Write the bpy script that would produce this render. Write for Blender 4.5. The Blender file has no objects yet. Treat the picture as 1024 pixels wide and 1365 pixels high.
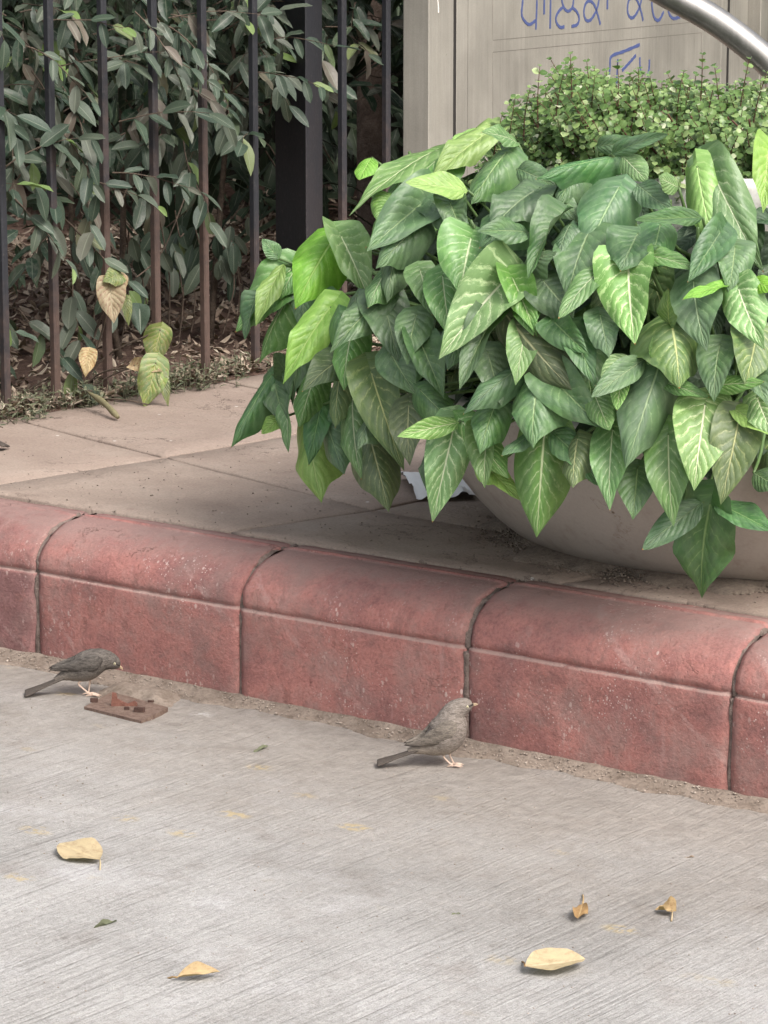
import bpy, math, random
import numpy as np
from mathutils import Vector, Matrix
R = math.radians
random.seed(11); rng = np.random.default_rng(5)
S = bpy.context.scene
COL = S.collection

# ------------------------------------------------------------------ camera, sky, sun
FPX, CX, CY, HY, H = 4150.0, 512.0, 682.5, -130.0, 1.74
TH = math.atan((CY - HY) / FPX)
cam_d = bpy.data.cameras.new("camera"); cam = bpy.data.objects.new("camera", cam_d); COL.objects.link(cam)
cam.location = (0, 0, H); cam.rotation_euler = (math.pi/2 - TH, 0, 0)
cam_d.sensor_fit = 'HORIZONTAL'; cam_d.sensor_width = 36; cam_d.lens = FPX/1024*36
cam_d.clip_start = .05; cam_d.clip_end = 500
S.camera = cam
S.render.resolution_x = 768; S.render.resolution_y = 1024

SUN_EL, SUN_AZ = R(48), R(142)         # azimuth from +Y towards +X : soft light from the right, a little behind the viewer
w = bpy.data.worlds.new("World"); S.world = w; w.use_nodes = True
nt = w.node_tree; bg = nt.nodes['Background']
sky = nt.nodes.new('ShaderNodeTexSky'); sky.sky_type = 'NISHITA'; sky.sun_disc = False
sky.sun_elevation = SUN_EL; sky.sun_rotation = SUN_AZ; sky.dust_density = 6.0; sky.air_density = 1.3; sky.ozone_density = .6
hs = nt.nodes.new('ShaderNodeHueSaturation'); hs.inputs['Saturation'].default_value = .42
nt.links.new(sky.outputs[0], hs.inputs['Color']); nt.links.new(hs.outputs[0], bg.inputs[0]); bg.inputs[1].default_value = .15
sl = bpy.data.lights.new("sun", 'SUN'); sl.energy = 1.3; sl.angle = R(22); sl.color = (1, .97, .93)
so = bpy.data.objects.new("sun", sl); COL.objects.link(so)
sd = Vector((math.sin(SUN_AZ)*math.cos(SUN_EL), math.cos(SUN_AZ)*math.cos(SUN_EL), math.sin(SUN_EL)))
so.rotation_euler = sd.to_track_quat('Z', 'Y').to_euler(); so.location = (6, 4, 8)
S.view_settings.view_transform = 'Standard'; S.view_settings.look = 'None'
S.view_settings.gamma = 1; S.view_settings.use_curve_mapping = False
S.view_settings.exposure = 0.90

# ------------------------------------------------------------------ places
def ray(px, py):
    x = (px-CX)/FPX; y = -(py-CY)/FPX
    return Vector((x, math.cos(TH)+y*math.sin(TH), -math.sin(TH)+y*math.cos(TH)))
CAM = Vector((0, 0, H))
def G(px, py, z=0.0):
    r = ray(px, py); return CAM + r*((z-H)/r.z)
def PY(px, py, Y):
    r = ray(px, py); return CAM + r*(Y/r.y)
def onplane(px, py, p0, n):
    r = ray(px, py); return CAM + r*((p0-CAM).dot(n)/r.dot(n))
KA = R(37.5)                                        # the kerb's own frame: U along the kerb, V away from the road
VV = Vector((math.sin(KA), math.cos(KA), 0)); UU = Vector((VV.y, -VV.x, 0))
def K(u, v, z=0.0): return UU*u + VV*v + Vector((0, 0, z))
def toK(p): return p.dot(UU), p.dot(VV)
ZT = .326                                            # pavement level

# ------------------------------------------------------------------ mesh helpers
class MB:
    def __init__(s): s.v = []; s.f = []; s.uv = []; s.tint = []; s.mi = []
    def add(s, v, f, uv=None, tint=0.0, mi=0):
        o = len(s.v); s.v.extend([tuple(p) for p in v])
        for q in f:
            s.f.append(tuple(i+o for i in q)); s.tint.append(tint); s.mi.append(mi)
            if uv is not None: s.uv.extend([uv[i] for i in q])
            else: s.uv.extend([(0, 0)]*len(q))
    def mesh(s, name, smooth=True):
        me = bpy.data.meshes.new(name); me.from_pydata(s.v, [], s.f)
        l = me.uv_layers.new(name='UVMap'); l.data.foreach_set('uv', np.array(s.uv, dtype=np.float32).ravel())
        a = me.attributes.new('tint', 'FLOAT', 'FACE'); a.data.foreach_set('value', np.array(s.tint, dtype=np.float32))
        if any(s.mi): me.polygons.foreach_set('material_index', s.mi)
        if smooth: me.shade_smooth()
        me.update(); return me
def link(name, me, mats=None, parent=None, **props):
    o = bpy.data.objects.new(name, me); COL.objects.link(o)
    if parent is not None: o.parent = parent
    if me is not None and mats is not None and len(me.materials) == 0:
        for m in (mats if isinstance(mats, (list, tuple)) else [mats]): me.materials.append(m)
    for k, x in props.items(): o[k] = x
    return o
def thing(name, label, cat, loc=(0, 0, 0), group=None, kind=None):
    o = bpy.data.objects.new(name, None); COL.objects.link(o); o.location = loc; o.empty_display_size = .05
    if label: o['label'] = label
    if cat: o['category'] = cat
    if group: o['group'] = group
    if kind: o['kind'] = kind
    return o
def put(o, parent):                                # keep world position under a moved parent
    o.parent = parent; o.matrix_parent_inverse = Matrix.Translation(parent.location).inverted(); return o
def catmull(pts, n):
    pts = [np.array(p, float) for p in pts]; P = [2*pts[0]-pts[1]] + pts + [2*pts[-1]-pts[-2]]
    out = []; m = len(pts)-1
    for i in range(n):
        t = i/(n-1)*m; k = min(int(t), m-1); t -= k
        a, b, c, d = P[k:k+4]
        out.append(.5*((2*b)+(-a+c)*t+(2*a-5*b+4*c-d)*t*t+(-a+3*b-3*c+d)*t**3))
    return out
def tube(mb, pts, r, sides=8, tint=0.0, mi=0, caps=True):
    pts = [Vector(p) for p in pts]; n = len(pts)
    rr = [r]*n if not isinstance(r, (list, tuple)) else r
    vs = []; uvs = []; up = Vector((0, 0, 1)); prev = None
    for i, p in enumerate(pts):
        t = (pts[min(i+1, n-1)]-pts[max(i-1, 0)]).normalized()
        if prev is None:
            a = t.orthogonal().normalized()
        else:
            a = (prev - t*prev.dot(t)).normalized()
        prev = a; b = t.cross(a)
        for k in range(sides):
            an = 2*math.pi*k/sides
            vs.append(p + (a*math.cos(an)+b*math.sin(an))*rr[i]); uvs.append((k/sides, i/max(1, n-1)))
    fs = [(i*sides+k, i*sides+(k+1) % sides, (i+1)*sides+(k+1) % sides, (i+1)*sides+k) for i in range(n-1) for k in range(sides)]
    if caps: fs += [tuple(reversed(range(sides))), tuple(range((n-1)*sides, n*sides))]
    mb.add(vs, fs, uvs, tint, mi)
def box(mb, c, ax, ay, az, tint=0.0, bev=0.0, mi=0):
    """box about c with half-axes ax, ay, az (vectors); chamfered vertical edges when bev > 0"""
    c = Vector(c); ax, ay, az = Vector(ax), Vector(ay), Vector(az)
    if bev <= 0:
        ring = [(-1, -1), (1, -1), (1, 1), (-1, 1)]
    else:
        bx, by = bev/ax.length, bev/ay.length
        ring = [(-1+bx, -1), (1-bx, -1), (1, -1+by), (1, 1-by), (1-bx, 1), (-1+bx, 1), (-1, 1-by), (-1, -1+by)]
    n = len(ring); vs = [c+ax*x+ay*y-az for x, y in ring]+[c+ax*x+ay*y+az for x, y in ring]
    fs = [(i, (i+1) % n, n+(i+1) % n, n+i) for i in range(n)]+[tuple(reversed(range(n))), tuple(range(n, 2*n))]
    mb.add(vs, fs, None, tint, mi)
def lathe(mb, prof, c, seg=96, wob=0.0):
    vs = []; fs = []; uvs = []; n = len(prof)
    for i, (r, z) in enumerate(prof):
        for k in range(seg):
            a = 2*math.pi*k/seg; q = r*(1+wob*math.sin(3*a+z*4))
            vs.append((c[0]+q*math.cos(a), c[1]+q*math.sin(a), c[2]+z)); uvs.append((k/seg, i/n))
    fs = [(i*seg+k, i*seg+(k+1) % seg, (i+1)*seg+(k+1) % seg, (i+1)*seg+k) for i in range(n-1) for k in range(seg)]
    mb.add(vs, fs, uvs)
def vnoise(x, y, seed=0):
    xi = np.floor(x).astype(np.int64); yi = np.floor(y).astype(np.int64); xf = x-xi; yf = y-yi
    def h(a, b):
        n = (a*374761393 + b*668265263 + seed*1442695041) & 0xffffffff
        n = ((n ^ (n >> 13))*1274126177) & 0xffffffff
        return ((n ^ (n >> 16)) & 0xffff)/65535.0
    u = xf*xf*(3-2*xf); v = yf*yf*(3-2*yf)
    return (h(xi, yi)*(1-u)+h(xi+1, yi)*u)*(1-v)+(h(xi, yi+1)*(1-u)+h(xi+1, yi+1)*u)*v
def fbm(x, y, oct=4, seed=0):
    x = np.asarray(x, float); y = np.asarray(y, float); s = 0; a = .5
    for o in range(oct): s = s + a*(vnoise(x*2**o, y*2**o, seed+o)-.5); a *= .5
    return s

# ------------------------------------------------------------------ material helpers
class NT:
    def __init__(s, name):
        s.m = bpy.data.materials.new(name); s.m.use_nodes = True; s.t = s.m.node_tree; s.t.nodes.clear()
        s.out = s.t.nodes.new('ShaderNodeOutputMaterial')
    def n(s, typ, ins=None, out=0, **pr):
        nd = s.t.nodes.new('ShaderNode'+typ)
        for k, x in pr.items(): setattr(nd, k, x)
        for k, x in (ins or {}).items():
            sk = nd.inputs[k]
            if isinstance(x, bpy.types.NodeSocket): s.t.links.new(x, sk)
            else: sk.default_value = x
        return nd.outputs[out]
    def math(s, op, a, b=0.0, c=0.0, clamp=False): return s.n('Math', {0: a, 1: b, 2: c}, operation=op, use_clamp=clamp)
    def ramp(s, f, stops, interp='LINEAR'):
        nd = s.t.nodes.new('ShaderNodeValToRGB'); s.t.links.new(f, nd.inputs[0]); cr = nd.color_ramp; cr.interpolation = interp
        while len(cr.elements) < len(stops): cr.elements.new(.5)
        for e, (p, c) in zip(cr.elements, stops):
            e.position = p; e.color = (*c, 1) if isinstance(c, (tuple, list)) else (c, c, c, 1)
        return nd.outputs[0]
    def step(s, f, a, b): return s.n('MapRange', {0: f, 1: a, 2: b, 3: 0.0, 4: 1.0}, interpolation_type='SMOOTHSTEP')
    def mix(s, f, a, b, mode='MIX'):
        nd = s.t.nodes.new('ShaderNodeMix'); nd.data_type = 'RGBA'; nd.blend_type = mode
        for i, x in ((0, f), (6, a), (7, b)):
            if isinstance(x, bpy.types.NodeSocket): s.t.links.new(x, nd.inputs[i])
            else: nd.inputs[i].default_value = (*x, 1) if isinstance(x, (tuple, list)) else x
        return nd.outputs[2]
    def noise(s, vec, scale, det=4, rough=.55, out=0, dist=0.0):
        return s.n('TexNoise', {'Vector': vec, 'Scale': scale, 'Detail': det, 'Roughness': rough, 'Distortion': dist}, out=out)
    def coord(s, which='Object'): return s.n('TexCoord', out={'Generated': 0, 'Normal': 1, 'UV': 2, 'Object': 3}[which])
    def mapv(s, v, scale=(1, 1, 1), rot=(0, 0, 0), loc=(0, 0, 0)): return s.n('Mapping', {'Vector': v, 'Scale': scale, 'Rotation': rot, 'Location': loc})
    def sep(s, v): 
        nd = s.t.nodes.new('ShaderNodeSeparateXYZ'); s.t.links.new(v, nd.inputs[0]); return nd.outputs
    def bump(s, h, dist, strength=1.0, normal=None):
        ins = {'Height': h, 'Distance': dist, 'Strength': strength}
        if normal is not None: ins['Normal'] = normal
        return s.n('Bump', ins)
    def bsdf(s, col, rough=.8, normal=None, metal=0.0, spec=.5, **extra):
        ins = {'Base Color': col if isinstance(col, bpy.types.NodeSocket) else (*col, 1), 'Roughness': rough, 'Metallic': metal, 'Specular IOR Level': spec}
        if normal is not None: ins['Normal'] = normal
        ins.update(extra); return s.n('BsdfPrincipled', ins)
    def done(s, sh): s.t.links.new(sh, s.out.inputs[0]); return s.m
def rand(t):
    """per-leaf random 0..1: object random plus the per-face tint of joined meshes"""
    a = t.n('ObjectInfo', out=5); b = t.n('Attribute', attribute_name='tint', out=2)
    return t.math('FRACT', t.math('ADD', a, b))

# road ----------------------------------------------------------------
def mat_road():
    t = NT('broomed_concrete'); P = t.coord()
    big = t.noise(P, 1.3, 4, .6); mid = t.noise(P, 6, 5, .65); fine = t.noise(P, 110, 3, .7); grit = t.noise(P, 420, 2, .6)
    warp = t.n('VectorMath', {0: P, 1: t.n('VectorMath', {0: t.noise(P, 3.0, 2, .5, out=1), 'Scale': .010}, operation='SCALE')}, operation='ADD')
    br = t.noise(t.mapv(warp, (210, 2.6, 1)), 1.0, 5, .72)
    br2 = t.noise(t.mapv(warp, (125, 1.5, 1)), 1.0, 5, .75)
    s = t.sep(P)
    wear = t.step(t.noise(P, 2.2, 5, .7), .36, .62)
    brm = t.mix(wear, br, br2)
    base = t.ramp(big, [(.28, (.240, .230, .218)), (.5, (.322, .311, .299)), (.72, (.395, .385, .374))])
    base = t.mix(t.math('MULTIPLY', t.step(mid, .5, .75), .5), base, (.19, .165, .148))
    base = t.mix(t.math('MULTIPLY', t.step(t.noise(P, 2.8, 5, .7), .52, .72), .7), base, (.42, .41, .412))
    base = t.mix(t.math('ADD', .35, t.math('MULTIPLY', t.step(t.noise(P, 1.7, 4, .6), .35, .65), .6)), base, t.ramp(brm, [(.36, (.50, .49, .48)), (.48, (1, 1, 1)), (.66, (1.16, 1.16, 1.16))]), 'MULTIPLY')
    base = t.mix(.7, base, t.ramp(fine, [(.25, (.68, .66, .65)), (.5, (1, 1, 1)), (.8, (1.2, 1.2, 1.2))]), 'MULTIPLY')
    base = t.mix(.5, base, t.ramp(grit, [(.32, (.45, .43, .41)), (.48, (1, 1, 1)), (.7, (1.35, 1.35, 1.35))]), 'MULTIPLY')
    # brown silt near the gutter (local y is the distance across the road)
    edge = t.math('ADD', s[1], t.math('MULTIPLY', t.math('SUBTRACT', t.noise(P, 3.2, 5, .65), .5), .9))
    silt = t.step(edge, 3.95, 5.05)
    base = t.mix(t.math('MULTIPLY', silt, .68), base, t.ramp(t.noise(P, 30, 5, .7), [(.3, (.165, .137, .115)), (.7, (.30, .262, .225))]))
    # yellow squashed-fruit marks and dark stains
    vor = t.n('TexVoronoi', {'Vector': t.mapv(warp, (4.2, 6.5, 1)), 'Scale': 1.0, 'Randomness': 1.0}, out=0)
    ym = t.math('MULTIPLY', t.step(vor, .20, .08), t.step(t.noise(P, 1.1, 2), .44, .52))
    ym = t.math('MULTIPLY', ym, t.step(t.noise(P, 60, 3), .42, .55))
    base = t.mix(t.math('MULTIPLY', ym, .6), base, (.42, .32, .15))
    vd = t.n('TexVoronoi', {'Vector': P, 'Scale': 26.0}, out=0)
    base = t.mix(t.math('MULTIPLY', t.math('MULTIPLY', t.step(vd, .09, .05), t.step(t.noise(P, 8, 2), .5, .58)), .7), base, (.10, .085, .07))
    ws = t.n('TexVoronoi', {'Vector': t.mapv(warp, (3.1, 3.7, 1), (0, 0, 0), (.37, .61, 0)), 'Scale': 1.0}, out=0)
    base = t.mix(t.math('MULTIPLY', t.math('MULTIPLY', t.step(ws, .14, .03), t.step(t.noise(P, 70, 4, .7), .45, .6)), .5), base, (.62, .61, .60))
    h = t.math('ADD', t.math('MULTIPLY', brm, 1.0), t.math('ADD', t.math('MULTIPLY', fine, .45), t.math('MULTIPLY', mid, .6)))
    return t.done(t.bsdf(base, .92, t.bump(h, .007, 1.0), spec=.2))
def mat_kerb():
    t = NT('worn_red_painted_kerb'); P = t.coord(); r = t.n('ObjectInfo', out=5)
    Q = t.n('VectorMath', {0: P, 1: t.n('CombineXYZ', {0: t.math('MULTIPLY', r, 37.0), 1: r})}, operation='ADD')
    n1 = t.noise(Q, 5, 7, .7); n2 = t.noise(Q, 26, 6, .75); n3 = t.noise(Q, 140, 4, .7); n4 = t.noise(Q, 11, 6, .8, dist=.6); s = t.sep(P)
    base = t.ramp(n1, [(.30, (.205, .108, .101)), (.45, (.280, .130, .118)), (.56, (.350, .158, .138)), (.7, (.330, .190, .170))])
    dull = t.mix(t.step(n2, .45, .7), (.190, .104, .103), (.255, .138, .133))
    lo = t.step(s[2], .215, .195)                    # lower face has lost more of its paint
    base = t.mix(t.math('MULTIPLY', t.math('MULTIPLY', lo, t.step(r, .25, .75)), .8), base, dull)
    base = t.mix(t.math('MULTIPLY', t.step(n2, .58, .72), .4), base, (.40, .16, .13))
    base = t.mix(.6, base, t.ramp(n3, [(.3, (.62, .60, .60)), (.5, (1, 1, 1)), (.7, (1.25, 1.25, 1.25))]), 'MULTIPLY')
    flk = t.math('MULTIPLY', t.step(n4, .60, .615), t.step(n1, .45, .55))       # flaked patches, bare stone below
    base = t.mix(t.math('MULTIPLY', flk, .55), base, (.31, .155, .132))
    grime = t.step(t.math('ADD', n4, t.math('MULTIPLY', t.math('SUBTRACT', n2, .5), .5)), .50, .36)
    base = t.mix(t.math('MULTIPLY', grime, .38), base, (.135, .078, .072))
    # bleached drips and a limewash veil
    dr = t.noise(t.mapv(Q, (30, 30, 3.5)), 1.0, 4, .6)
    base = t.mix(t.math('MULTIPLY', t.step(dr, .6, .78), .35), base, (.42, .27, .25))
    # splatter of pale paint
    va = t.n('TexVoronoi', {'Vector': t.mapv(Q, (1, 1, .55)), 'Scale': 68.0}, out=0)
    vb = t.n('TexVoronoi', {'Vector': Q, 'Scale': 130.0}, out=0)
    zone = t.step(t.noise(Q, 4.1, 3, .6), .47, .63)
    sp = t.math('MULTIPLY', t.math('MAXIMUM', t.step(va, .27, .17), t.step(vb, .26, .18)), zone)
    sp = t.math('MULTIPLY', sp, t.step(t.n('TexVoronoi', {'Vector': t.mapv(Q, (1, 1, .55)), 'Scale': 68.0}, out=1), .35, .6))
    base = t.mix(t.math('MULTIPLY', sp, .7), base, (.58, .46, .42))
    # long pale scratches
    wv = t.n('TexWave', {'Vector': t.mapv(Q, (1, 1, 1), (0, R(52), 0)), 'Scale': .8, 'Distortion': 1.6, 'Detail': 3.0, 'Detail Scale': 2.0}, out=1)
    base = t.mix(t.math('MULTIPLY', t.math('MULTIPLY', t.step(wv, .994, 1.0), t.step(n2, .42, .6)), .32), base, (.50, .37, .34))
    # dust lying on the top
    base = t.mix(t.math('MULTIPLY', t.step(t.noise(Q, 8, 5, .7), .42, .66), .5), base, (.250, .175, .158))   # thin veil of road dust
    g = t.n('NewGeometry', out=1); gz = t.sep(g)[2]
    dust = t.math('MULTIPLY', t.step(gz, .55, 1.0), t.step(t.math('ADD', n1, t.math('MULTIPLY', n2, .5)), .55, .85))
    base = t.mix(t.math('MULTIPLY', t.math('ADD', dust, t.math('MULTIPLY', t.step(gz, .85, 1.0), .45), clamp=True), t.math('MULTIPLY', t.step(s[2], .3252, .3242), .72)), base, (.235, .165, .150))
    scr = 0
    ledge = t.math('MULTIPLY', t.step(t.math('ABSOLUTE', t.math('SUBTRACT', s[2], .2095)), .0045, .002), t.step(n2, .3, .5))
    base = t.mix(t.math('MULTIPLY', ledge, .6), base, (.33, .25, .22))  # pale line painted along the ledge as if catching the light
    low = t.step(t.math('ADD', s[2], t.math('MULTIPLY', n2, .03)), .045, .0)
    base = t.mix(t.math('MULTIPLY', low, .75), base, (.20, .145, .12))
    h = t.math('ADD', t.math('MULTIPLY', n2, .9), t.math('SUBTRACT', t.math('MULTIPLY', n3, .45), t.math('MULTIPLY', flk, .5)))
    crk = t.n('TexVoronoi', {'Vector': t.n('VectorMath', {0: Q, 1: t.n('VectorMath', {0: t.noise(Q, 7, 6, .7, out=1), 'Scale': .25}, operation='SCALE')}, operation='ADD'), 'Scale': 4.5}, feature='DISTANCE_TO_EDGE')
    cm = t.math('MULTIPLY', t.step(crk, .006, .001), t.step(t.noise(Q, 3.1, 2), .60, .64))
    base = t.mix(t.math('MULTIPLY', cm, .6), base, (.09, .045, .04))
    h = t.math('SUBTRACT', h, t.math('MULTIPLY', cm, 1.2))
    return t.done(t.bsdf(base, .92, t.bump(h, .005, .9), spec=.15))
def mat_slab():
    t = NT('dusty_sandstone_slab'); P = t.coord(); r = t.n('ObjectInfo', out=5)
    n1 = t.noise(P, 3, 6, .65); n2 = t.noise(P, 22, 5, .7); n3 = t.noise(P, 160, 3, .6)
    base = t.ramp(n1, [(.3, (.190, .148, .122)), (.5, (.265, .213, .176)), (.7, (.325, .272, .228))])
    base = t.mix(t.math('MULTIPLY', r, .55), base, t.mix(n2, (.27, .185, .16), (.33, .27, .22)))
    base = t.mix(t.math('MULTIPLY', t.step(n2, .55, .7), .4), base, (.19, .125, .105))
    base = t.mix(.5, base, t.ramp(n3, [(.3, (.66, .66, .66)), (.5, (1, 1, 1)), (.7, (1.25, 1.25, 1.25))]), 'MULTIPLY')
    va = t.n('TexVoronoi', {'Vector': P, 'Scale': 16.0}, out=0); vc = t.n('TexVoronoi', {'Vector': P, 'Scale': 16.0}, out=1)
    sp = t.math('MULTIPLY', t.step(va, .10, .06), t.step(t.sep(vc)[0], .72, .76))
    base = t.mix(t.math('MULTIPLY', sp, .85), base, (.62, .58, .54))
    lay = t.n('TexWave', {'Vector': P, 'Scale': 1.1, 'Distortion': 9.0, 'Detail': 4.0}, out=1)
    crk = t.step(t.math('ABSOLUTE', t.math('SUBTRACT', t.noise(P, 2.3, 7, .65), .5)), .006, .0)
    crk = t.math('MULTIPLY', crk, t.step(t.noise(P, 1.9, 1), .44, .50))
    base = t.mix(t.math('MULTIPLY', crk, .6), base, (.09, .06, .05))
    h = t.math('ADD', t.math('MULTIPLY', n2, .8), t.math('ADD', t.math('MULTIPLY', n3, .2), t.math('MULTIPLY', t.step(n1, .5, .52), .5)))
    return t.done(t.bsdf(base, .88, t.bump(t.math('SUBTRACT', h, crk), .004, .7), spec=.25))
def mat_soil(name, a, b, sc=30, bd=.012):
    t = NT(name); P = t.coord(); n = t.noise(P, sc, 6, .7); m = t.noise(P, sc*7, 3, .7)
    c = t.ramp(n, [(.3, a), (.7, b)])
    c = t.mix(.6, c, t.ramp(m, [(.3, (.55, .55, .55)), (.5, (1, 1, 1)), (.75, (1.35, 1.35, 1.35))]), 'MULTIPLY')
    return t.done(t.bsdf(c, .95, t.bump(t.math('ADD', n, t.math('MULTIPLY', m, .4)), bd, .9), spec=.15))
def mat_concrete():
    t = NT('weathered_cement_planter'); P = t.coord(); s = t.sep(P)
    n1 = t.noise(P, 2.6, 5, .6); n2 = t.noise(P, 14, 5, .65); n3 = t.noise(P, 130, 3, .6)
    c = t.ramp(n1, [(.3, (.70, .665, .61)), (.5, (.79, .765, .72)), (.7, (.83, .81, .78))])
    dr = t.noise(t.mapv(P, (16, 16, 1.6)), 1.0, 4, .6)
    c = t.mix(t.math('MULTIPLY', t.step(dr, .52, .70), .6), c, (.46, .41, .36))
    c = t.mix(t.math('MULTIPLY', t.step(n2, .55, .72), .28), c, (.44, .39, .34))
    c = t.mix(.45, c, t.ramp(n3, [(.3, (.82, .82, .82)), (.5, (1, 1, 1)), (.7, (1.12, 1.12, 1.12))]), 'MULTIPLY')
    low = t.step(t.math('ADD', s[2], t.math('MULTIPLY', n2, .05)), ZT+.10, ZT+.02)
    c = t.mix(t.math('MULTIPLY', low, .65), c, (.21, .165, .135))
    va = t.n('TexVoronoi', {'Vector': P, 'Scale': 17.0}, out=0)
    c = t.mix(t.math('MULTIPLY', t.step(va, .10, .04), t.step(t.noise(P, 5, 3), .5, .6)), c, (.16, .12, .09))
    crk = t.step(t.math('ABSOLUTE', t.math('SUBTRACT', t.noise(P, 3.1, 6, .6), .5)), .004, .0)
    c = t.mix(t.math('MULTIPLY', t.math('MULTIPLY', crk, t.step(n1, .48, .55)), .6), c, (.25, .20, .16))
    h = t.math('ADD', t.math('MULTIPLY', n2, .6), t.math('MULTIPLY', n3, .25))
    return t.done(t.bsdf(c, .75, t.bump(h, .004, .5), spec=.3))
def mat_iron(k=1.0):
    t = NT('black_painted_iron_with_rust'); P = t.coord(); s = t.sep(P)
    n1 = t.noise(P, 9, 5, .7); n2 = t.noise(P, 60, 4, .7)
    rs = t.math('ADD', t.math('MULTIPLY', t.math('SUBTRACT', 1.55, s[2]), .75), t.math('SUBTRACT', n1, .5))
    f = t.step(rs, .38, .95)
    rb = t.n('ObjectInfo', out=5); rs = t.math('ADD', rs, t.math('SUBTRACT', t.math('MULTIPLY', rb, .5), .2)); f = t.step(rs, .38, .95)
    c = t.mix(n2, (.012, .013, .017), (.026, .027, .033))
    ru = t.mix(n2, (.058, .040, .033), (.125, .078, .062))
    c = t.mix(t.math('MULTIPLY', f, .8*k, clamp=True), c, ru)
    c = t.mix(t.math('MULTIPLY', t.step(n2, .58, .75), .3), c, (.12, .10, .09))
    return t.done(t.bsdf(c, .62, t.bump(n2, .002, .6), spec=.4))
def mat_steel(name, col, metal=.85, rough=.38, sx=1.5):
    t = NT(name); P = t.coord(); n = t.noise(t.mapv(P, (90, 90, sx)), 1, 3, .6); b = t.noise(P, 3, 5, .6); d = t.noise(t.mapv(P, (22, 22, 2)), 1, 4, .6); sp = t.noise(P, 250, 2, .7)
    c = t.ramp(b, [(.3, tuple(x*.78 for x in col)), (.7, tuple(min(1, x*1.15) for x in col))])
    c = t.mix(.35, c, t.ramp(n, [(.3, (.75, .75, .75)), (.7, (1.15, 1.15, 1.15))]), 'MULTIPLY')
    c = t.mix(t.math('MULTIPLY', t.step(d, .5, .75), .4), c, tuple(x*.72 for x in col))
    c = t.mix(.3, c, t.ramp(sp, [(.3, (.75, .75, .75)), (.7, (1.2, 1.2, 1.2))]), 'MULTIPLY')
    rg = t.n('MapRange', {0: d, 1: .3, 2: .7, 3: rough-.06, 4: rough+.16})
    return t.done(t.bsdf(c, rg, t.bump(n, .0006, .5), metal=metal))
def mat_plain(name, a, b=None, rough=.7, sc=40, bump=.001, metal=0.0, spec=.4):
    t = NT(name); P = t.coord(); n = t.noise(P, sc, 4, .65); b = b or tuple(x*.75 for x in a)
    return t.done(t.bsdf(t.mix(n, a, b), rough, t.bump(n, bump, .6), metal=metal, spec=spec))
def leaf_shader(t, c, bumph, rough, trans, tcol, back=None, bd=.003):
    nrm = t.bump(bumph, bd, .7)
    if back is not None:
        c = t.mix(t.n('NewGeometry', out=6), c, back)
    p = t.bsdf(c, rough, nrm, spec=.35)
    tr = t.n('BsdfTranslucent', {'Color': tcol if isinstance(tcol, bpy.types.NodeSocket) else (*tcol, 1), 'Normal': nrm})
    return t.done(t.n('MixShader', {0: trans, 1: p, 2: tr}))
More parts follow.
